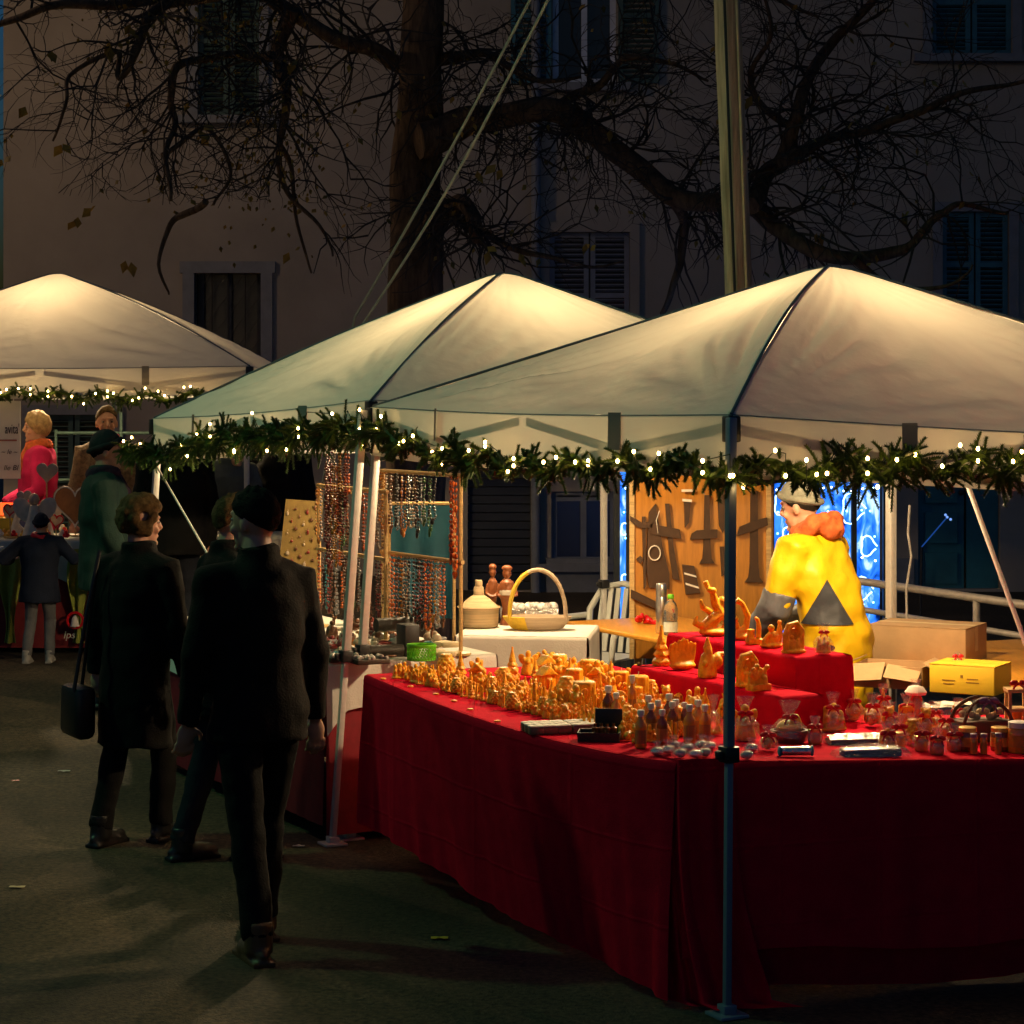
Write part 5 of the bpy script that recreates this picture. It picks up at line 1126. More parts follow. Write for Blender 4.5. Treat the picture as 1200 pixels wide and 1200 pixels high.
for k, (px, py) in enumerate(((400,776),(432,779))):
    p = T(px, py, .842); t = thing('trinket_tray', p, ['dark shallow tray of trinkets left of the leaning white poles','dark shallow tray of trinkets just right of the leaning white poles'][k], 'tray')
    MB().box(p+Vector((0,.05,.012)), (.16,.12,.022), .45).build('tray_base', m_tray, t, bevel=.003)
    mb = MB()
    for q in range(30): mb.ball(p+Matrix.Rotation(.45,3,'Z') @ Vector((rj.uniform(-.07,.07), rj.uniform(-.05,.05), .028))+Vector((0,.05,0)), rj.uniform(.007,.014), 7, 5)
    mb.build('loose_stones', mat('mixed_stones', (.30,.14,.09), .35, var=.9, scale=30, c2=(.35,.30,.26)), t)
p = T(494,774,.842); t = thing('green_basket', p, 'small bright green slatted plastic basket on the jewellery table', 'basket')
mb = MB()
for k in range(26):
    a0 = k*2*math.pi/26
    for sg in (1,-1): mb.tube([p+Vector((.066*math.cos(a0+sg*.35*f), .050*math.sin(a0+sg*.35*f), .002+.066*f)) for f in (0,.5,1)], .0035, 4)
mb.build('woven_side', m_green, t); mb = MB(); mb.lathe([(.062,.0),(.068,.004),(.064,.010)], p, 26, sy=.76); mb.build('base', m_green, t); MB().lathe([(.066,.062),(.071,.068),(.069,.078),(.064,.074)], p, 26, sy=.76, cap=False).build('rim', m_green, t)
for k, (px, py, rz) in enumerate(((512,768,.3),(524,770,-.2),(519,762,.8),(528,763,.1))):
    p = T(px, py, .845)+Vector((0,0,.018*(k > 1)))
    tag(MB().box(p+Vector((0,0,.014)), (.085,.06,.026), rz).build('paper_pouch', m_paper, None, bevel=.009, rough_amp=.004, rough_sc=30), ['folded kraft paper pouch nearest the green basket','folded kraft paper pouch beside the small white table','topmost kraft paper pouch, turned askew on the pile','kraft paper pouch on top at the right of the pile'][k], 'pouch', 'paper pouches beside the green basket')
for k, (px, py, r, L, yw) in enumerate(((462,738,.034,.20,.5),(452,752,.030,.17,.3))):
    p = T(px, py+18, .842); d = Vector((math.cos(yw), math.sin(yw), 0))
    tag(MB().tube([p-d*L/2+Vector((0,0,r+.07*(1-k))), p+d*L/2+Vector((0,0,r+.07*(1-k)))], r, 16).build('dark_roll', mat('dark_leather', (.02,.014,.010), .5, bump=.3), None), ['upper dark leather display roll beside the black box','lower dark leather display roll beside the black box'][k], 'display roll')
p = T(478,768,.842); tag(MB().box(p+Vector((0,0,.075)), (.075,.11,.15), .45).build('black_display_box', m_black, None, bevel=.004), 'upright black box between the leather rolls and the green basket', 'box')
p = T(462,783,.842); 
for k, (px, py, r, mm) in enumerate(((403,760,.030,'bone'),(402,768,.034,'red'),(434,748,.04,'red'),(388,752,.03,'brown'))):
    p = T(px, py, .842)+Vector((0,.05,0)); tag(MB().lathe([(r*.6,0),(r,.02),(r*1.05,.045),(r*.8,.07),(r*.35,.08)], p, 14).ball(p+Vector((0,0,.09)), r*.4, 8, 6).build('lidded_pot', beads[mm], None), ['pale round lidded pot left of the leaning poles','red round lidded pot below the pale one','larger red lidded pot between the poles and the dark rolls','brown lidded pot at the foot of the left rack'][k], 'pot', 'small lidded pots on the jewellery table')
a, b = P(180,540,13.3), P(231,628,13.0); e = b+(b-a)*1.6; e.z = max(.1, e.z)
tag(MB().tube([a, b, e], .006, 6).build('guy_line', m_white, None), 'taut pale guy line slanting from the left corner of the middle tent', 'rope')

# ------------------------------------------------------------------ far stall: gingerbread hearts
g0 = .25
m_cwhite = mat('ivory_cloth', (.50,.50,.42), .85, var=.08, bump=.15)
ta = cloth_table('gingerbread_counter', [(-5.2,16.35,0),(-3.04,16.25,0),(-2.98,17.0,0),(-5.2,17.1,0)], 1.05, .80, m_cwhite, 'ivory-clothed counter of the gingerbread stall with red skirt and green swags', 'counter', lower=mat('stall_red_skirt', (.16,.012,.014), .85), seed=21, amp=.012)
m_swag = mat('lime_green_swag', (.26,.30,.05), .8, var=.15)
for x0_ in (fx(0)*0+P(12,455,16.2).x, P(92,455,16.2).x):
    pts = [(x0_-.02,.98),(x0_+.02,.92),(x0_+.0,.80),(x0_-.02,.62),(x0_+.0,.45),(x0_+.03,.32)]
    MB().grid(10, 24, lambda u, v: Vector((x0_+(u-.5)*(.10+.05*math.sin(v*6)), 16.24-.05-.03*math.sin(u*9+v*4), .99-.66*v))).build('green_swag', m_swag, ta, solid=.006)
    for z in (.99,.76): MB().ball((x0_-.06, 16.20, z), .02, 10, 8).build('white_bobble', m_white, ta)
q = P(88,727,16.15); MB().lathe([(.055,0),(.058,.004),(.055,.008)], (0,0,0), 20)
mb = MB(); mb.tube([q+Vector((.055*math.cos(k*.35), .0, .055*math.sin(k*.35))) for k in range(18)], .010, 6, close=True); mb.build('red_wreath', m_ribbon, ta)
MB().lathe([(.034,-.04),(.030,-.03),(.022,.01),(.012,.03),(.004,.036)], q+Vector((0,-.01,0)), 14).ball(q+Vector((0,-.01,-.045)), .009, 8, 6).build('white_bell', m_white, ta)
text('lettering', 'ips', .075, P(81,748,16.13), m_cwhite, ta, font_shear=.2)
lt = cloth_table('lace_counter', [(-2.52,16.5,0),(-1.55,16.4,0),(-1.5,17.1,0),(-2.5,17.1,0)], 1.06, 1.0, mat('cream_lace_cloth', (.60,.52,.38), .85, var=.06, bump=.1), 'cream lace-edged counter with dark leaf cut-outs beyond the curly-haired walker', 'counter', lower=m_dark, seed=31, amp=.004)
zl = 1.045
poly = [(-2.53,zl)]+[(-2.53+.985*k/24, .84-.05*(k % 2)-.03*math.sin(k*1.3)) for k in range(25)]+[(-1.545,zl)]
MB().prism(poly, Matrix.Translation((0,16.37,0)) @ Matrix.Rotation(-.10*0,4,'Z'), .006).build('lace_edge', mat('cream_lace_cloth', (.60,.52,.38)), lt, smooth=False)
for k in range(11):
    cx = -2.47+.092*k; cz = .945; hp = [(cx+.030*math.sin(a)**3, cz+.004*(9*math.cos(a)-3.5*math.cos(2*a)-1.2*math.cos(3*a)-.6*math.cos(4*a))) for a in [q*2*math.pi/18 for q in range(18)]]
    MB().prism(hp, Matrix.Translation((0,16.366,0)), .003).build('leaf_cutout', m_dwood, lt, smooth=False)
def heart(px, py, D, s, mm, label, ang=0, edge=None, stick=None, zb=1.055, txt=None):
    p = P(px, py, D); t = thing('gingerbread_heart', Vector((p.x, p.y, zb)), label, 'heart', 'heart shapes on the far stall')
    hp = [(s*16/17*math.sin(a)**3, s*(13*math.cos(a)-5*math.cos(2*a)-2*math.cos(3*a)-math.cos(4*a))/16) for a in [q*2*math.pi/40 for q in range(40)]]
    Mx = Matrix.Translation(p) @ Matrix.Rotation(ang, 4, 'Y'); MB().prism(hp, Mx, .02).build('heart_body', mm, t, bevel=.004)
    if edge: MB().tube([Mx @ Vector((x*.94, -.004, z*.94)) for x, z in hp], .006, 5, close=True).build('icing_edge', edge, t)
    MB().tube([Mx @ Vector((0,.01,-s*.9)), Vector((p.x, p.y+.01, zb))], .006, 6).lathe([(.05,0),(.05,.01)], Vector((p.x,p.y+.01,zb)), 12).build('stand', m_wood, t)
    return t
m_hw = mat('pale_wood_heart', (.52,.38,.26), .6, var=.1); m_hg = mat('grey_felt_heart', (.30,.25,.24), .8); m_hb = mat('gingerbread', (.34,.14,.04), .6, var=.2)
heart(55,553,16.5,.082,m_hw,'tall pale wooden heart standing before the woman in pink',.05)
heart(28,582,16.45,.055,m_hg,'small grey felt heart left of the tall pale wooden heart',-.1)
heart(12,597,16.4,.048,m_hw,'small pale heart with a dark motif at the left frame edge',.1,edge=m_ribbon)
heart(66,610,16.4,.055,mat('cream_icing', (.62,.5,.4), .6),'cream iced heart with red edging before the pink jacket',.15,edge=m_ribbon)
heart(88,590,16.6,.17,m_hb,'large gingerbread heart with scalloped icing beside the man in the beanie',.0,edge=m_white)
heart(30,614,16.38,.055,mat('blue_iced_heart', (.14,.14,.28), .6),'dark blue iced heart in the front row of the far stall',-.05,edge=m_white)
def angel(px, py, s, mm, label):
    p = T(px, py, 1.055); t = thing('angel_figure', p, label, 'figurine', 'pale angel figures on the far stall')
    MB().lathe([(.055*s,0),(.05*s,.03*s),(.022*s,.13*s),(.018*s,.15*s)], p, 14).build('gown', mm, t); MB().ball(p+Vector((0,0,.175*s)), (.024*s,.024*s,.028*s), 10, 8).build('head', mat('pale_skin_paint', (.6,.38,.24), .6), t)
    for sg in (-1,1): MB().ball(p+Vector((sg*.05*s,.02,.13*s)), (.04*s,.008,.06*s), 10, 7, Matrix.Rotation(sg*.6,3,'Y')).build('wing', mm, t)
    return t
angel(40,632,1.6,mat('cream_plaster', (.68,.58,.42), .7),'large cream angel figure below the tall wooden heart'); angel(52,628,1.3,m_white,'white angel figure between the tall heart and the pink jacket'); angel(22,628,1.25,mat('cream_plaster', (.68,.58,.42)),'cream angel figure at the left by the red candle lights')
# lit red lanterns, yellow box, sign
for k, (px, py) in enumerate(((10,584),(17,586),(5,590))):
    p = P(px, py, 16.9); t = thing('candle_lantern', Vector((p.x,p.y,1.18)), ['small glowing red lantern at the left frame edge','brightest small red lantern beside the grey heart','lowest small red lantern above the yellow box'][k], 'lantern', 'red candle lights on the far stall')
    MB().lathe([(.03,0),(.034,.01),(.034,.08),(.028,.09)], (p.x,p.y,1.19), 12).build('red_glass', emit('lit_red_glass', (1,.09,.015), 2.2), t); MB().lathe([(.034,-.012),(.036,0)], (p.x,p.y,1.19), 12).build('base', m_lid_gold, t)
p = P(12,628,16.75); carton(Vector((p.x,p.y,1.053)), .50,.26,.125, 0, m_yellow, 'yellow display box carrying red lanterns on the far stall', nm='display_box', tape=False)
sp = P(-14,540,17.25); t = thing('stall_sign', (sp.x, sp.y, 1.06), 'white hanging sign with black gothic lettering left of the woman in pink', 'sign')
MB().box((sp.x, sp.y, (P(0,470,17.25).z+P(0,561,17.25).z)/2), (P(24,0,17.25).x-P(-52,0,17.25).x, .012, P(0,470,17.25).z-P(0,561,17.25).z)).build('sign_panel', mat('white_sign_card', (.68,.66,.60), .7, var=.03), t, smooth=False)
m_ik = mat('black_ink', (.02,.018,.016), .7); m_rk = mat('faded_red_ink', (.40,.14,.10), .7)
text('lettering', "avita'", .105, P(23,508,17.24), m_ik, t, ext=.0005, align='RIGHT', sx=.52)
text('lettering', "~ le ~", .05, P(20,532,17.24), m_ik, t, ext=.0005, align='RIGHT', font_shear=.3); text('lettering', "lle Bl", .055, P(21,551,17.24), m_ik, t, ext=.0005, align='RIGHT', font_shear=.25)
MB().box((P(8,516,17.24).x, 17.24, P(8,516,17.24).z), (.15,.001,.012)).build('red_line', m_rk, t, smooth=False)
for px in (-40, 16): MB().tube([P(px,470,17.25), P(px,440,17.2)], .003, 5).build('string', m_white, t)
# small sweets scattered on the counter
rk = random.Random(9)
for k in range(22):
    p = T(rk.uniform(0,82), rk.uniform(622,631), 1.055); cc = rk.choice((0,1,2))
    tag(MB().ball(p+Vector((0,0,.02)), (.028,.024,.02), 9, 7).ball(p+Vector((0,-.01,.042)), .014, 8, 6).build('wrapped_sweet', [m_white, m_ribbon, m_wax_y][cc], None), ['white','red','yellow'][cc]+' wrapped sweet lying on the front of the gingerbread counter', 'sweet', 'wrapped sweets on the gingerbread counter')
# green frame rack behind far stall
q = P(136,500,20.6); t = thing('green_rack', (q.x, 20.6, .25), 'tall green arched metal rack behind the farthest tent', 'rack')
mb = MB(); xa, xb = P(131,0,20.6).x, P(142,0,20.6).x
mb.tube([(xa,20.6,.25),(xa,20.6,1.9)]+[((xa+xb)/2-(xb-xa)/2*math.cos(a), 20.6, 1.9+.09*math.sin(a)) for a in [k*math.pi/8 for k in range(1,8)]]+[(xb,20.6,1.9),(xb,20.6,.25)], .014, 8); mb.build('arched_tube', m_shut_g, t)
mb = MB(); [mb.tube([(xa-.5,20.6,z),(xb+.6,20.6,z)], .014, 8) for z in (.8,1.3,1.72)]; [mb.tube([(x,20.6,.25),(x,20.6,1.75)], .014, 8) for x in (xa-.5,xb+.6)]; mb.build('rack_tube', m_shut_g, t)
# litter on the asphalt
for k, (px, py, s, mm) in enumerate(((75,911,.03,m_white),(18,920,.018,m_ribbon),(20,1041,.03,m_paper),(350,993,.025,m_white),(515,1101,.03,m_wax_y))):
    p = T(px, py, .0); p.z = gz(p.x,p.y)+.004
    tag(MB().grid(4, 3, lambda u, v: p+Vector(((u-.5)*s*2.2, (v-.5)*s, .004+.006*NZ.noise(Vector((u*3,v*3,k)))))).build('paper_scrap', mm, None, solid=.001), ['white paper scrap on the asphalt left of the walkers','tiny red scrap on the asphalt at the left','brown paper scrap on the asphalt at lower left','white scrap on the asphalt near the leaning pole foot','small yellow leaf scrap on the asphalt before the red cloth'][k], 'litter')
for pr in list(protos.values()): drop(pr)
# ------------------------------------------------------------------ people
m_skin = mat('skin', (.52,.27,.17), .5, var=.1, scale=20, sss=.15, spec=.35)
m_eye = mat('eye_white', (.3,.26,.23), .2, var=.03); m_iris = mat('dark_iris', (.02,.014,.01), .15)
def cloth(nm, c, **k): return mat(nm, c, .85, var=k.pop('var', .16), scale=12, bump=.3, bscale=120, spec=.15, **k)
def person(label, loc, rz, h, coat, trous, boots, hair, hem=.80, lean=0, hands=((-.26,-.05,.78),(.26,-.05,.78)), feet=((-.10,.0,0),(.10,.0,0)), yaw=0, tilt=0, hat=None, scarf=None, girth=1.0, hairkind='short', lower_sleeve=None, group='people around the stalls', skin=None, collar=True, hood=None, folds=None):
    s = h/1.75; t = thing('person', (0,0,0), label, 'person', group)
    Rl = Matrix.Rotation(lean, 3, 'X')
    def bd_(p):
        p = Vector(p)
        if p.z > .95: q = Rl @ (p-Vector((0,0,.95))); k = min(1, (p.z-.95)/.25); return (p.lerp(Vector((0,0,.95))+q, k))*s
        return p*s
    Hc = bd_((0,-.015,1.625)); Rh = Matrix.Rotation(yaw, 3, 'Z') @ Matrix.Rotation(tilt+lean*.35, 3, 'X')
    def hd(x, y, z): return Hc+Rh @ (Vector((x, y, z))*s)
    sk = skin or m_skin
    b = MB()
    b.ball(hd(0,.008,.022), (.076*s,.094*s,.098*s), 18, 14, Rh); b.ball(hd(0,-.028,-.055), (.054*s,.056*s,.066*s), 14, 10, Rh)
    b.tube([hd(0,-.086,.018), hd(0,-.104,-.020), hd(0,-.088,-.032)], [.010*s,.015*s,.012*s], 8); b.ball(hd(0,-.082,-.062), (.023*s,.010*s,.009*s), 10, 6, Rh); b.ball(hd(0,-.072,-.098), (.022*s,.020*s,.016*s), 10, 6, Rh)
    b.ball(hd(0,-.078,.034), (.05*s,.018*s,.010*s), 10, 6, Rh)
    for g in (-1,1): b.ball(hd(g*.077,.008,-.010), (.010*s,.018*s,.030*s), 8, 8, Rh); b.ball(hd(g*.040,-.064,-.030), (.022*s,.018*s,.020*s), 8, 6, Rh)
    b.tube([bd_((0,.012,1.42)), bd_((0,.008,1.50)), hd(0,.015,-.06)], [.07*s,.058*s,.055*s], 12)
    b.loft([(bd_((0,0,.86)), .13*s, .09*s), (bd_((0,0,1.05)), .12*s, .08*s), (bd_((0,0,1.28)), .14*s, .09*s), (bd_((0,0,1.42)), .13*s, .07*s), (bd_((0,.01,1.46)), .06*s, .055*s)], 16)
    sleeves = []; legs = []
    for i, g in enumerate((-1,1)):
        S = bd_((g*.178*girth,0,1.405)); W = Vector(hands[i])*s; L1, L2 = .295*s, .265*s; dv = W-S; dl = dv.length
        if dl > (L1+L2)*.995: W = S+dv.normalized()*(L1+L2)*.995; dv = W-S; dl = dv.length
        a = (L1*L1-L2*L2+dl*dl)/(2*dl); hh = math.sqrt(max(0, L1*L1-a*a)); u = dv.normalized(); pole = Vector((g*.5,.8,-.3)); pole = (pole-u*pole.dot(u)).normalized(); E = S+u*a+pole*hh
        b.tube([bd_((g*.08,0,1.40)), S, E, W], [.05*s,.045*s,.036*s,.026*s], 9); sleeves.append((S, E, W))
        d = (W-E).normalized(); side = d.cross(Vector((0,1,0))); side = side.normalized() if side.length > .2 else Vector((1,0,0)); nrm = side.cross(d).normalized()
        pc = W+d*.045*s; Mh = Matrix((side, d, nrm)).transposed(); b.ball(pc, (.040*s,.052*s,.017*s), 10, 8, Mh)
        for k in range(4):
            x = (k-1.5)*.0215*s; ln = (.062,.072,.068,.052)[k]*s; f0 = pc+side*x+d*.036*s; b.tube([f0, f0+d*ln*.5-nrm*.006*s, f0+d*ln*.85-nrm*.026*s, f0+d*ln*.95-nrm*.042*s], [.0098*s,.0092*s,.0082*s,.007*s], 6)
        f0 = pc-side*g*.030*s-d*.02*s; b.tube([f0, f0-side*g*.030*s+d*.022*s-nrm*.008*s, f0-side*g*.034*s+d*.052*s-nrm*.018*s], [.013*s,.011*s,.008*s], 6)
        A = Vector(feet[i])*s+Vector((0,0,.09*s)); Hp = bd_((g*.088,0,.92)); fw = Vector((0,-1,0)); mid = (A+Hp)/2; dl = (A-Hp).length; bend = math.sqrt(max(.0004, (.425*s)**2-(min(dl,.849*s)/2)**2)); Kn = mid+fw*bend
        b.tube([Hp, Kn, A], [.07*s,.045*s,.035*s], 9); legs.append((Hp, Kn, A))
    b.build('body', sk, t, voxel=.0075*s, relax=2)
    for g in (-1,1):
        e = MB().ball(hd(g*.032,-.074,.010), (.0115*s,.008*s,.0075*s), 10, 8, Rh).build('eye', m_eye, t); MB().ball(hd(g*.032,-.0835,.010), (.0058*s,.003*s,.0058*s), 8, 6, Rh).build('iris', m_iris, e)
    c = MB(); G = girth
    rings = [(hem,.205,.150),(hem+.10,.200,.150),(.98,.185,.142),(1.12,.180,.140),(1.26,.200,.148),(1.37,.205,.135),(1.43,.165,.110),(1.475,.095,.085)]
    if collar: rings += [(1.51,.080,.082),(1.535,.084,.086)]
    rings = [r for r in rings if r[0] >= hem]; rings.sort()
    c.loft([(bd_((0,0 if z < 1.4 else .008,z)), rx*s*G, ry*s*G) for z, rx, ry in rings], 22)
    cut_ = []
    for g, (S, E, W) in zip((-1,1), sleeves):
        if lower_sleeve: c.tube([bd_((g*.10,0,1.40)), S, S.lerp(E,.5), E], [.09*s*G,.082*s*G,.074*s*G,.070*s*G], 12); MB().tube([S.lerp(E,.72), E, E.lerp(W,.5), W], [.080*s*G,.078*s*G,.068*s,.056*s], 14).build('sleeve', lower_sleeve, t, voxel=.010, rough_amp=.006, rough_sc=9)
        else: c.tube([bd_((g*.10,0,1.40)), S, S.lerp(E,.5), E, E.lerp(W,.5), W], [.09*s*G,.080*s*G,.070*s*G,.066*s*G,.056*s*G,.047*s*G], 12)
    co_ = c.build('coat', coat, t, voxel=.012*max(.7,s), relax=3, rough_amp=(folds or .016)*s, rough_sc=6)
    if hood:
        bmc = bmesh.new(); bmc.from_mesh(co_.data); v_ = Vector((.868,.51,0)).normalized(); e_ = Vector((-.51,.868,0)).normalized()
        for vv, nn in [(q, q.normal.copy()) for q in bmc.verts]: vv.co += nn*.006
        ap = e_*(-.05)*s+Vector((0,0,1.25*s))
        for pc_, pn_ in ((Vector((0,0,1.03*s)), Vector((0,0,-1))), (v_*.06, -v_), (ap, (e_*1.7+Vector((0,0,1))).normalized()), (ap, (-e_*1.7+Vector((0,0,1))).normalized())):
            bmesh.ops.bisect_plane(bmc, geom=bmc.verts[:]+bmc.edges[:]+bmc.faces[:], plane_co=pc_, plane_no=pn_, clear_outer=True)
        mp_ = bpy.data.meshes.new('grey_panel'); bmc.to_mesh(mp_); bmc.free()
        for f in mp_.polygons: f.use_smooth = True
        mp_.materials.clear(); mp_.materials.append(m_gpan); gp_ = bpy.data.objects.new('grey_panel', mp_); col.objects.link(gp_); gp_.parent = t
        m2 = MB(); m2.tube([bd_((.125*math.cos(a), .03+.105*math.sin(a), 1.485+.035*math.sin(a))) for a in [R(-20+220*q/14) for q in range(15)]], [(.030+.018*math.sin(math.pi*q/14))*s for q in range(15)], 10); m2.ball(bd_((0,.125,1.47)), (.08*s,.05*s,.055*s), 12, 8)
        m2.build('hood', hood, t, voxel=.010, rough_amp=.016, rough_sc=14)
    q = MB(); q.ball(Vector((0,0,.90))*s, (.165*s*G,.125*s*G,.11*s), 14, 10)
    for Hp, Kn, A in legs: q.tube([Hp+Vector((0,0,.02)), Hp.lerp(Kn,.5), Kn, Kn.lerp(A,.5), A+Vector((0,0,.0))], [.098*s*G,.086*s,.070*s,.064*s,.060*s], 12)
    q.build('trousers', trous, t, voxel=.012*max(.7,s), relax=3, rough_amp=.008*s, rough_sc=9)
    for Hp, Kn, A in legs:
        f = Vector((A.x, A.y, A.z-.09*s))
        MB().ball(f+Vector((0,-.055*s,.040*s)), (.046*s,.135*s,.044*s), 14, 8).ball(f+Vector((0,-.10*s,.034*s)), (.05*s,.075*s,.034*s), 12, 8).tube([f+Vector((0,.0,.04*s)), f+Vector((0,0,.16*s))], [.055*s,.052*s], 12).box(f+Vector((0,-.055*s,.010*s)), (.088*s,.26*s,.020*s)).build('boot', boots, t, voxel=.008)
    def dome(amp, rx, ry, rz_, fl, sl, bl, sc=12, th=.012, nm='hair', mm=None, vox=0):
        m2 = MB()
        def fn(u, v):
            a = 2*math.pi*u; fr = max(0, -math.sin(a)); bk = max(0, math.sin(a)); lim = fl*fr**1.5+bl*bk**1.2+sl*(1-fr**1.5-bk**1.2 if fr**1.5+bk**1.2 < 1 else 0)
            po = R(lim)*v; n = (1-.09*v**4)*(1+amp*NZ.noise(Vector((math.cos(a)*math.sin(po)*sc*.2+label.__len__(), math.sin(a)*math.sin(po)*sc*.2, math.cos(po)*sc*.2))))
            return hd(0,.006,.020)+Rh @ Vector((rx*s*math.sin(po)*math.cos(a)*n, ry*s*math.sin(po)*math.sin(a)*n, rz_*s*math.cos(po)*n))
        m2.grid(36, 16, fn); return m2.build(nm, mm or hair, t, solid=th*s)
    if hat:
        dome(.03, .088, .106, .118, 68, 88, 108, nm='hat', mm=hat, th=.014)
        pts = []
        for k in range(28):
            a = 2*math.pi*k/28; fr = max(0,-math.sin(a))**1.5; bk = max(0,math.sin(a))**1.2; po = R(68*fr+108*bk+88*max(0,1-fr-bk))-.16; pts.append(hd(0,.006,.020)+Rh @ Vector((.091*s*math.sin(po)*math.cos(a), .109*s*math.sin(po)*math.sin(a), .119*s*math.cos(po))))
        MB().tube(pts, .016*s, 8, close=True).build('hat_brim', hat, t)
        dome(.10, .081, .099, .100, 40, 104, 128, mm=hair)
    elif hairkind == 'curly':
        m2 = MB(); rr = random.Random(4)
        for k in range(150):
            a = rr.uniform(0, 2*math.pi); cz = rr.uniform(-.55, 1); sn = math.sqrt(max(0,1-cz*cz)); y = math.sin(a)*sn
            if y < -.35 and cz < .45: continue
            m2.ball(hd(.092*math.cos(a)*sn, .008+.108*y, .028+.112*cz), rr.uniform(.020,.034)*s, 7, 5)
        m2.build('hair', hair, t, voxel=.010, relax=1, rough_amp=.006, rough_sc=30)
    elif hairkind == 'bob': dome(.10, .096, .112, .120, 62, 128, 140, sc=20)
    elif hairkind == 'back': dome(.05, .083, .104, .110, 48, 84, 130)
    else: dome(.14, .084, .103, .110, 56, 92, 122, sc=30)
    if scarf:
        m2 = MB(); 
        for k, (z, r) in enumerate(((1.475,.088),(1.505,.080))): m2.tube([bd_((r*math.cos(a), .006+r*math.sin(a), z+.012*math.sin(a*2+k))) for a in [q*2*math.pi/20 for q in range(20)]], .030*s, 8, close=True)
        m2.tube([bd_((.02,-.085,1.47)), bd_((.035,-.125,1.38)), bd_((.03,-.155,1.25))], [.03*s,.04*s,.035*s], 8)
        m2.build('scarf', scarf, t, voxel=.010, rough_amp=.006, rough_sc=25)
    t.location = loc; t.rotation_euler.z = rz; return t
m_blk = cloth('black_wool', (.005,.0045,.004)); m_dkbrown = cloth('dark_brown_jacket_cloth', (.009,.0065,.0045)); m_dkgreen = cloth('dark_green_parka', (.020,.040,.032)); m_jean = cloth('dark_denim', (.012,.014,.020)); m_bblack = mat('black_leather', (.010,.009,.008), .4)
m_bbrown = mat('brown_leather_boot', (.10,.045,.015), .5); m_hbrown = mat('brown_hair', (.10,.055,.018), .8, var=.5, scale=60, bump=1.0, bscale=220, spec=.15); m_hblond = mat('ash_blond_hair', (.34,.22,.10), .7, var=.4, scale=30, bump=1.0, bscale=200, spec=.2); m_hdark = mat('dark_hair', (.010,.007,.005), .8, var=.4, spec=.1, bump=.5, bscale=80)
m_pink = cloth('bright_pink_jacket', (.50,.015,.09)); m_yel = mat('yellow_raincoat', (.66,.40,.004), .5, var=.08, scale=5, bump=.2, bscale=40, spec=.4); m_gsl = mat('grey_reflective_sleeve', (.10,.10,.11), .5, var=.2); m_gpan = mat('dark_grey_jacket_panel', (.028,.030,.036), .6, var=.2, bump=.2); m_scf = mat('orange_red_scarf', (.44,.09,.018), .85, var=.5, scale=25, bump=.3)
def st(x, y): return Vector((x, y, gz(x, y)))
person('walker with bushy brown curls in a long black coat, seen from behind', st(-1.76,10.75), R(150), 1.60, m_blk, m_blk, m_bblack, m_hbrown, hem=.50, lean=.06, hairkind='curly', girth=1.04, feet=((-.09,-.10,0),(.09,.16,0)), hands=((-.28,-.08,.80),(.28,-.02,.78)), yaw=-.5)
person('largest dark walker in a brown-black jacket and brown boots, nearest the camera', st(-.955,8.70), R(205), 1.74, m_dkbrown, m_blk, m_bbrown, m_hdark, hem=.80, lean=.07, girth=.97, feet=((-.07,-.16,0),(.07,.20,0)), hands=((-.25,-.06,.84),(.25,-.10,.86)), yaw=.6)
person('dark walker mostly hidden between the curly-haired and the nearest walker', st(-1.33,10.35), R(120), 1.64, m_blk, m_jean, m_bblack, m_hbrown, hem=.70, feet=((-.08,-.12,0),(.08,.14,0)), lean=.12)
person('man in a black beanie and dark green parka looking right', st(-2.53,14.3), R(100), 1.70, m_dkgreen, m_jean, m_bblack, m_hdark, hem=.75, hat=mat('black_knit', (.012,.013,.014), .9, bump=.4), scarf=cloth('dark_purple_scarf', (.03,.015,.03)), girth=1.12, hands=((-.22,-.16,.88),(.22,-.14,.86)))
person('person with a high bare forehead in a brown fur coat behind the beanie man', st(-3.08,17.5), R(15), 1.73, mat('brown_fur', (.17,.11,.06), .9, var=.4, scale=40, bump=.8, bscale=90), m_blk, m_bblack, m_hbrown, hairkind='back', scarf=cloth('rose_scarf', (.45,.06,.10)))
person('woman with an ash-blond bob in a bright pink jacket looking left', st(-3.69,17.95), R(-72), 1.68, m_pink, m_jean, m_bblack, m_hblond, hairkind='bob', scarf=m_scf, girth=1.1, hands=((-.2,-.25,1.0),(.2,-.25,1.0)))
person('child in a dark navy jacket stretching both arms along the gingerbread counter', st(-3.24,15.80), R(178), 1.02, cloth('navy_jacket', (.012,.016,.030)), cloth('pale_grey_trousers', (.11,.11,.115)), mat('white_trainers', (.25,.24,.22), .6), m_hdark, hem=.72, lean=.10, hands=((-.40,-.24,1.20),(.40,-.24,1.20)), feet=((-.12,0,0),(.14,.06,0)), scarf=m_ribbon, girth=1.2, hat=cloth('navy_jacket', (.012,.016,.030)))
person('stooping person in a grey-green jacket behind the lace-edged counter', st(-2.28,17.45), R(40), 1.62, cloth('grey_green_jacket', (.09,.11,.09)), m_blk, m_bblack, m_hbrown, lean=.55, hands=((-.24,-.46,1.0),(.24,-.46,1.0)), girth=1.15)
person('person in a black jacket behind the right half of the lace counter', st(-1.78,17.6), R(-15), 1.66, m_blk, m_blk, m_bblack, m_hdark, hat=m_blk, girth=1.15)
person('person in dark clothes just right of the beanie man', st(-2.28,15.6), R(200), 1.68, m_blk, m_jean, m_bblack, m_hdark, girth=1.15, hat=m_blk)
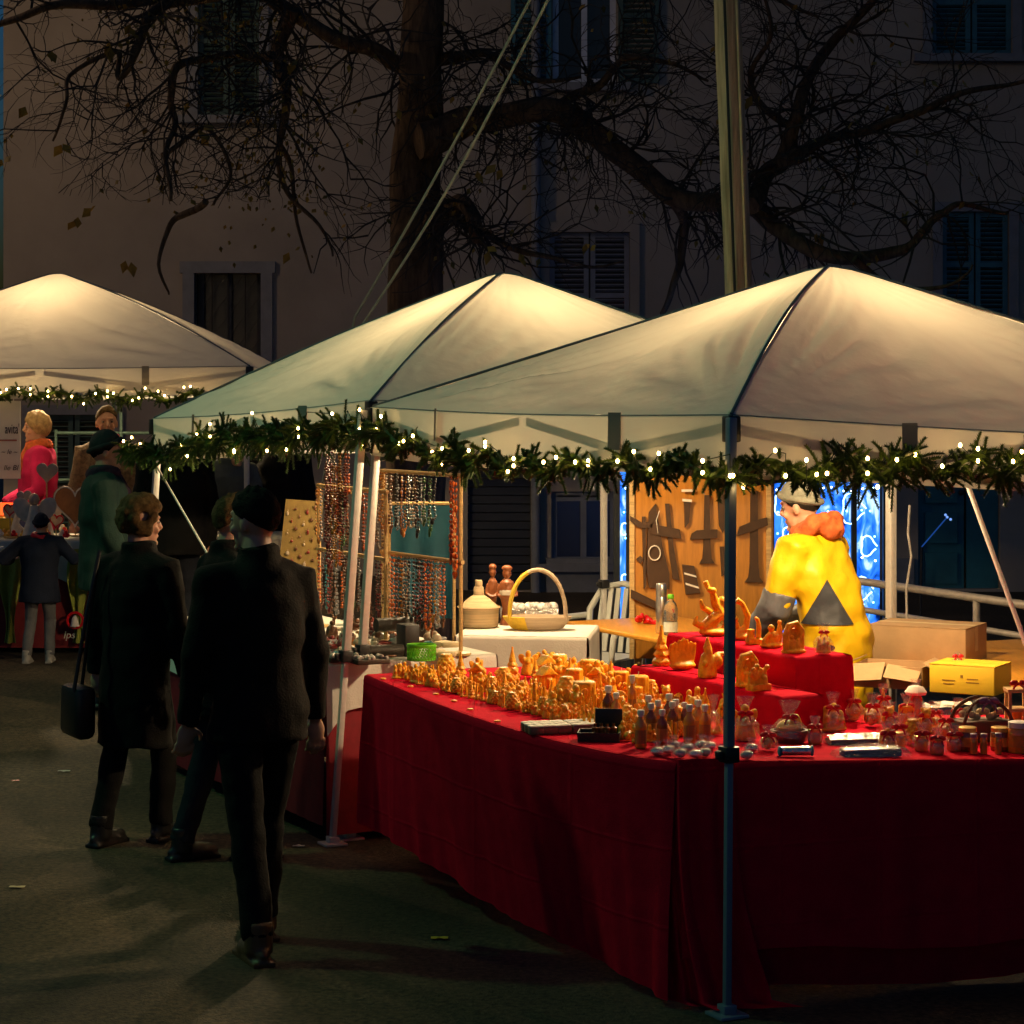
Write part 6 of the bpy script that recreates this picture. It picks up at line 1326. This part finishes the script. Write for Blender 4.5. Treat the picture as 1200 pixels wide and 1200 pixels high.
person('stall keeper in a yellow raincoat and grey knit cap bending behind the cartons', st(1.56,11.05), R(-128), 1.70, m_yel, m_jean, m_bblack, m_hdark, hem=.48, lean=.30, hat=mat('grey_green_knit', (.16,.16,.12), .9, var=.2, bump=.5, bscale=90), scarf=m_scf, girth=1.10, hands=((-.22,-.42,.98),(.20,-.40,.92)), lower_sleeve=m_gsl, yaw=.15, tilt=.1, hood=m_scf, folds=.024)
bgp = Vector((-2.02,10.72,.62)); t = thing('handbag', bgp, 'black shoulder bag hanging at the left side of the curly-haired walker', 'bag')
MB().box(bgp, (.10,.26,.24), .5).build('bag_body', m_bblack, t, bevel=.03, rough_amp=.006, rough_sc=12); MB().tube([bgp+Vector((0,.10,.10)), bgp+Vector((.05,.05,.45)), bgp+Vector((.10,0,.74)), bgp+Vector((.05,-.06,.45)), bgp+Vector((0,-.10,.10))], .009, 6).build('strap', m_bblack, t)
SKY, STREET, SUNE, WARM = 0.15, 600, 0.3, 320
# ------------------------------------------------------------------ light and camera
wd = bpy.data.worlds.new('World'); scene.world = wd; wd.use_nodes = True; nt = wd.node_tree
sky = nt.nodes.new('ShaderNodeTexSky'); sky.sky_type = 'NISHITA'; sky.sun_disc = False; sky.sun_elevation = R(SUNE); sky.sun_rotation = R(200); sky.ozone_density = 4
bg = nt.nodes['Background']; tn = nt.nodes.new('ShaderNodeMixRGB'); tn.blend_type = 'MULTIPLY'; tn.inputs[0].default_value = 1; tn.inputs[2].default_value = (.62,1.0,1.0,1); nt.links.new(sky.outputs[0], tn.inputs[1]); nt.links.new(tn.outputs[0], bg.inputs[0]); bg.inputs[1].default_value = SKY
def light(name, typ, loc, e, c, **k):
    l = bpy.data.lights.new(name, typ); l.energy = e; l.color = c
    for a, b in k.items(): setattr(l, a, b)
    o = bpy.data.objects.new(name, l); col.objects.link(o); o.location = loc; return o
sl = light('green_street_lamp', 'SPOT', (-7.0, 10.5, 8.0), STREET, (.36, 1.0, .45), shadow_soft_size=.2, spot_size=R(86), spot_blend=.6)
sl.rotation_euler = (Vector((.3, 9.8, 0))-Vector((-7.0, 10.5, 8.0))).to_track_quat('-Z', 'Y').to_euler()
light('warm_street_lamp', 'POINT', (-8.0, 18.5, 7.0), WARM, (1.0, .66, .36), shadow_soft_size=.15)
cam = bpy.data.cameras.new('camera'); co = bpy.data.objects.new('camera', cam); col.objects.link(co); scene.camera = co
co.location = (0,0,CH); co.rotation_euler = (R(90),0,0)
cam.sensor_fit = 'HORIZONTAL'; cam.sensor_width = 36; cam.lens = 36*FP/1200; cam.shift_y = -(600-HY)/1200; cam.clip_end = 1000; cam.clip_start = .1
scene.view_settings.view_transform = 'Standard'; scene.view_settings.look = 'None'; scene.view_settings.exposure = 0; scene.view_settings.gamma = 1
scene.cycles.use_denoising = True; scene.cycles.max_bounces = 8; scene.cycles.transparent_max_bounces = 16; scene.cycles.sample_clamp_indirect = 4; scene.cycles.caustics_reflective = False; scene.cycles.caustics_refractive = False
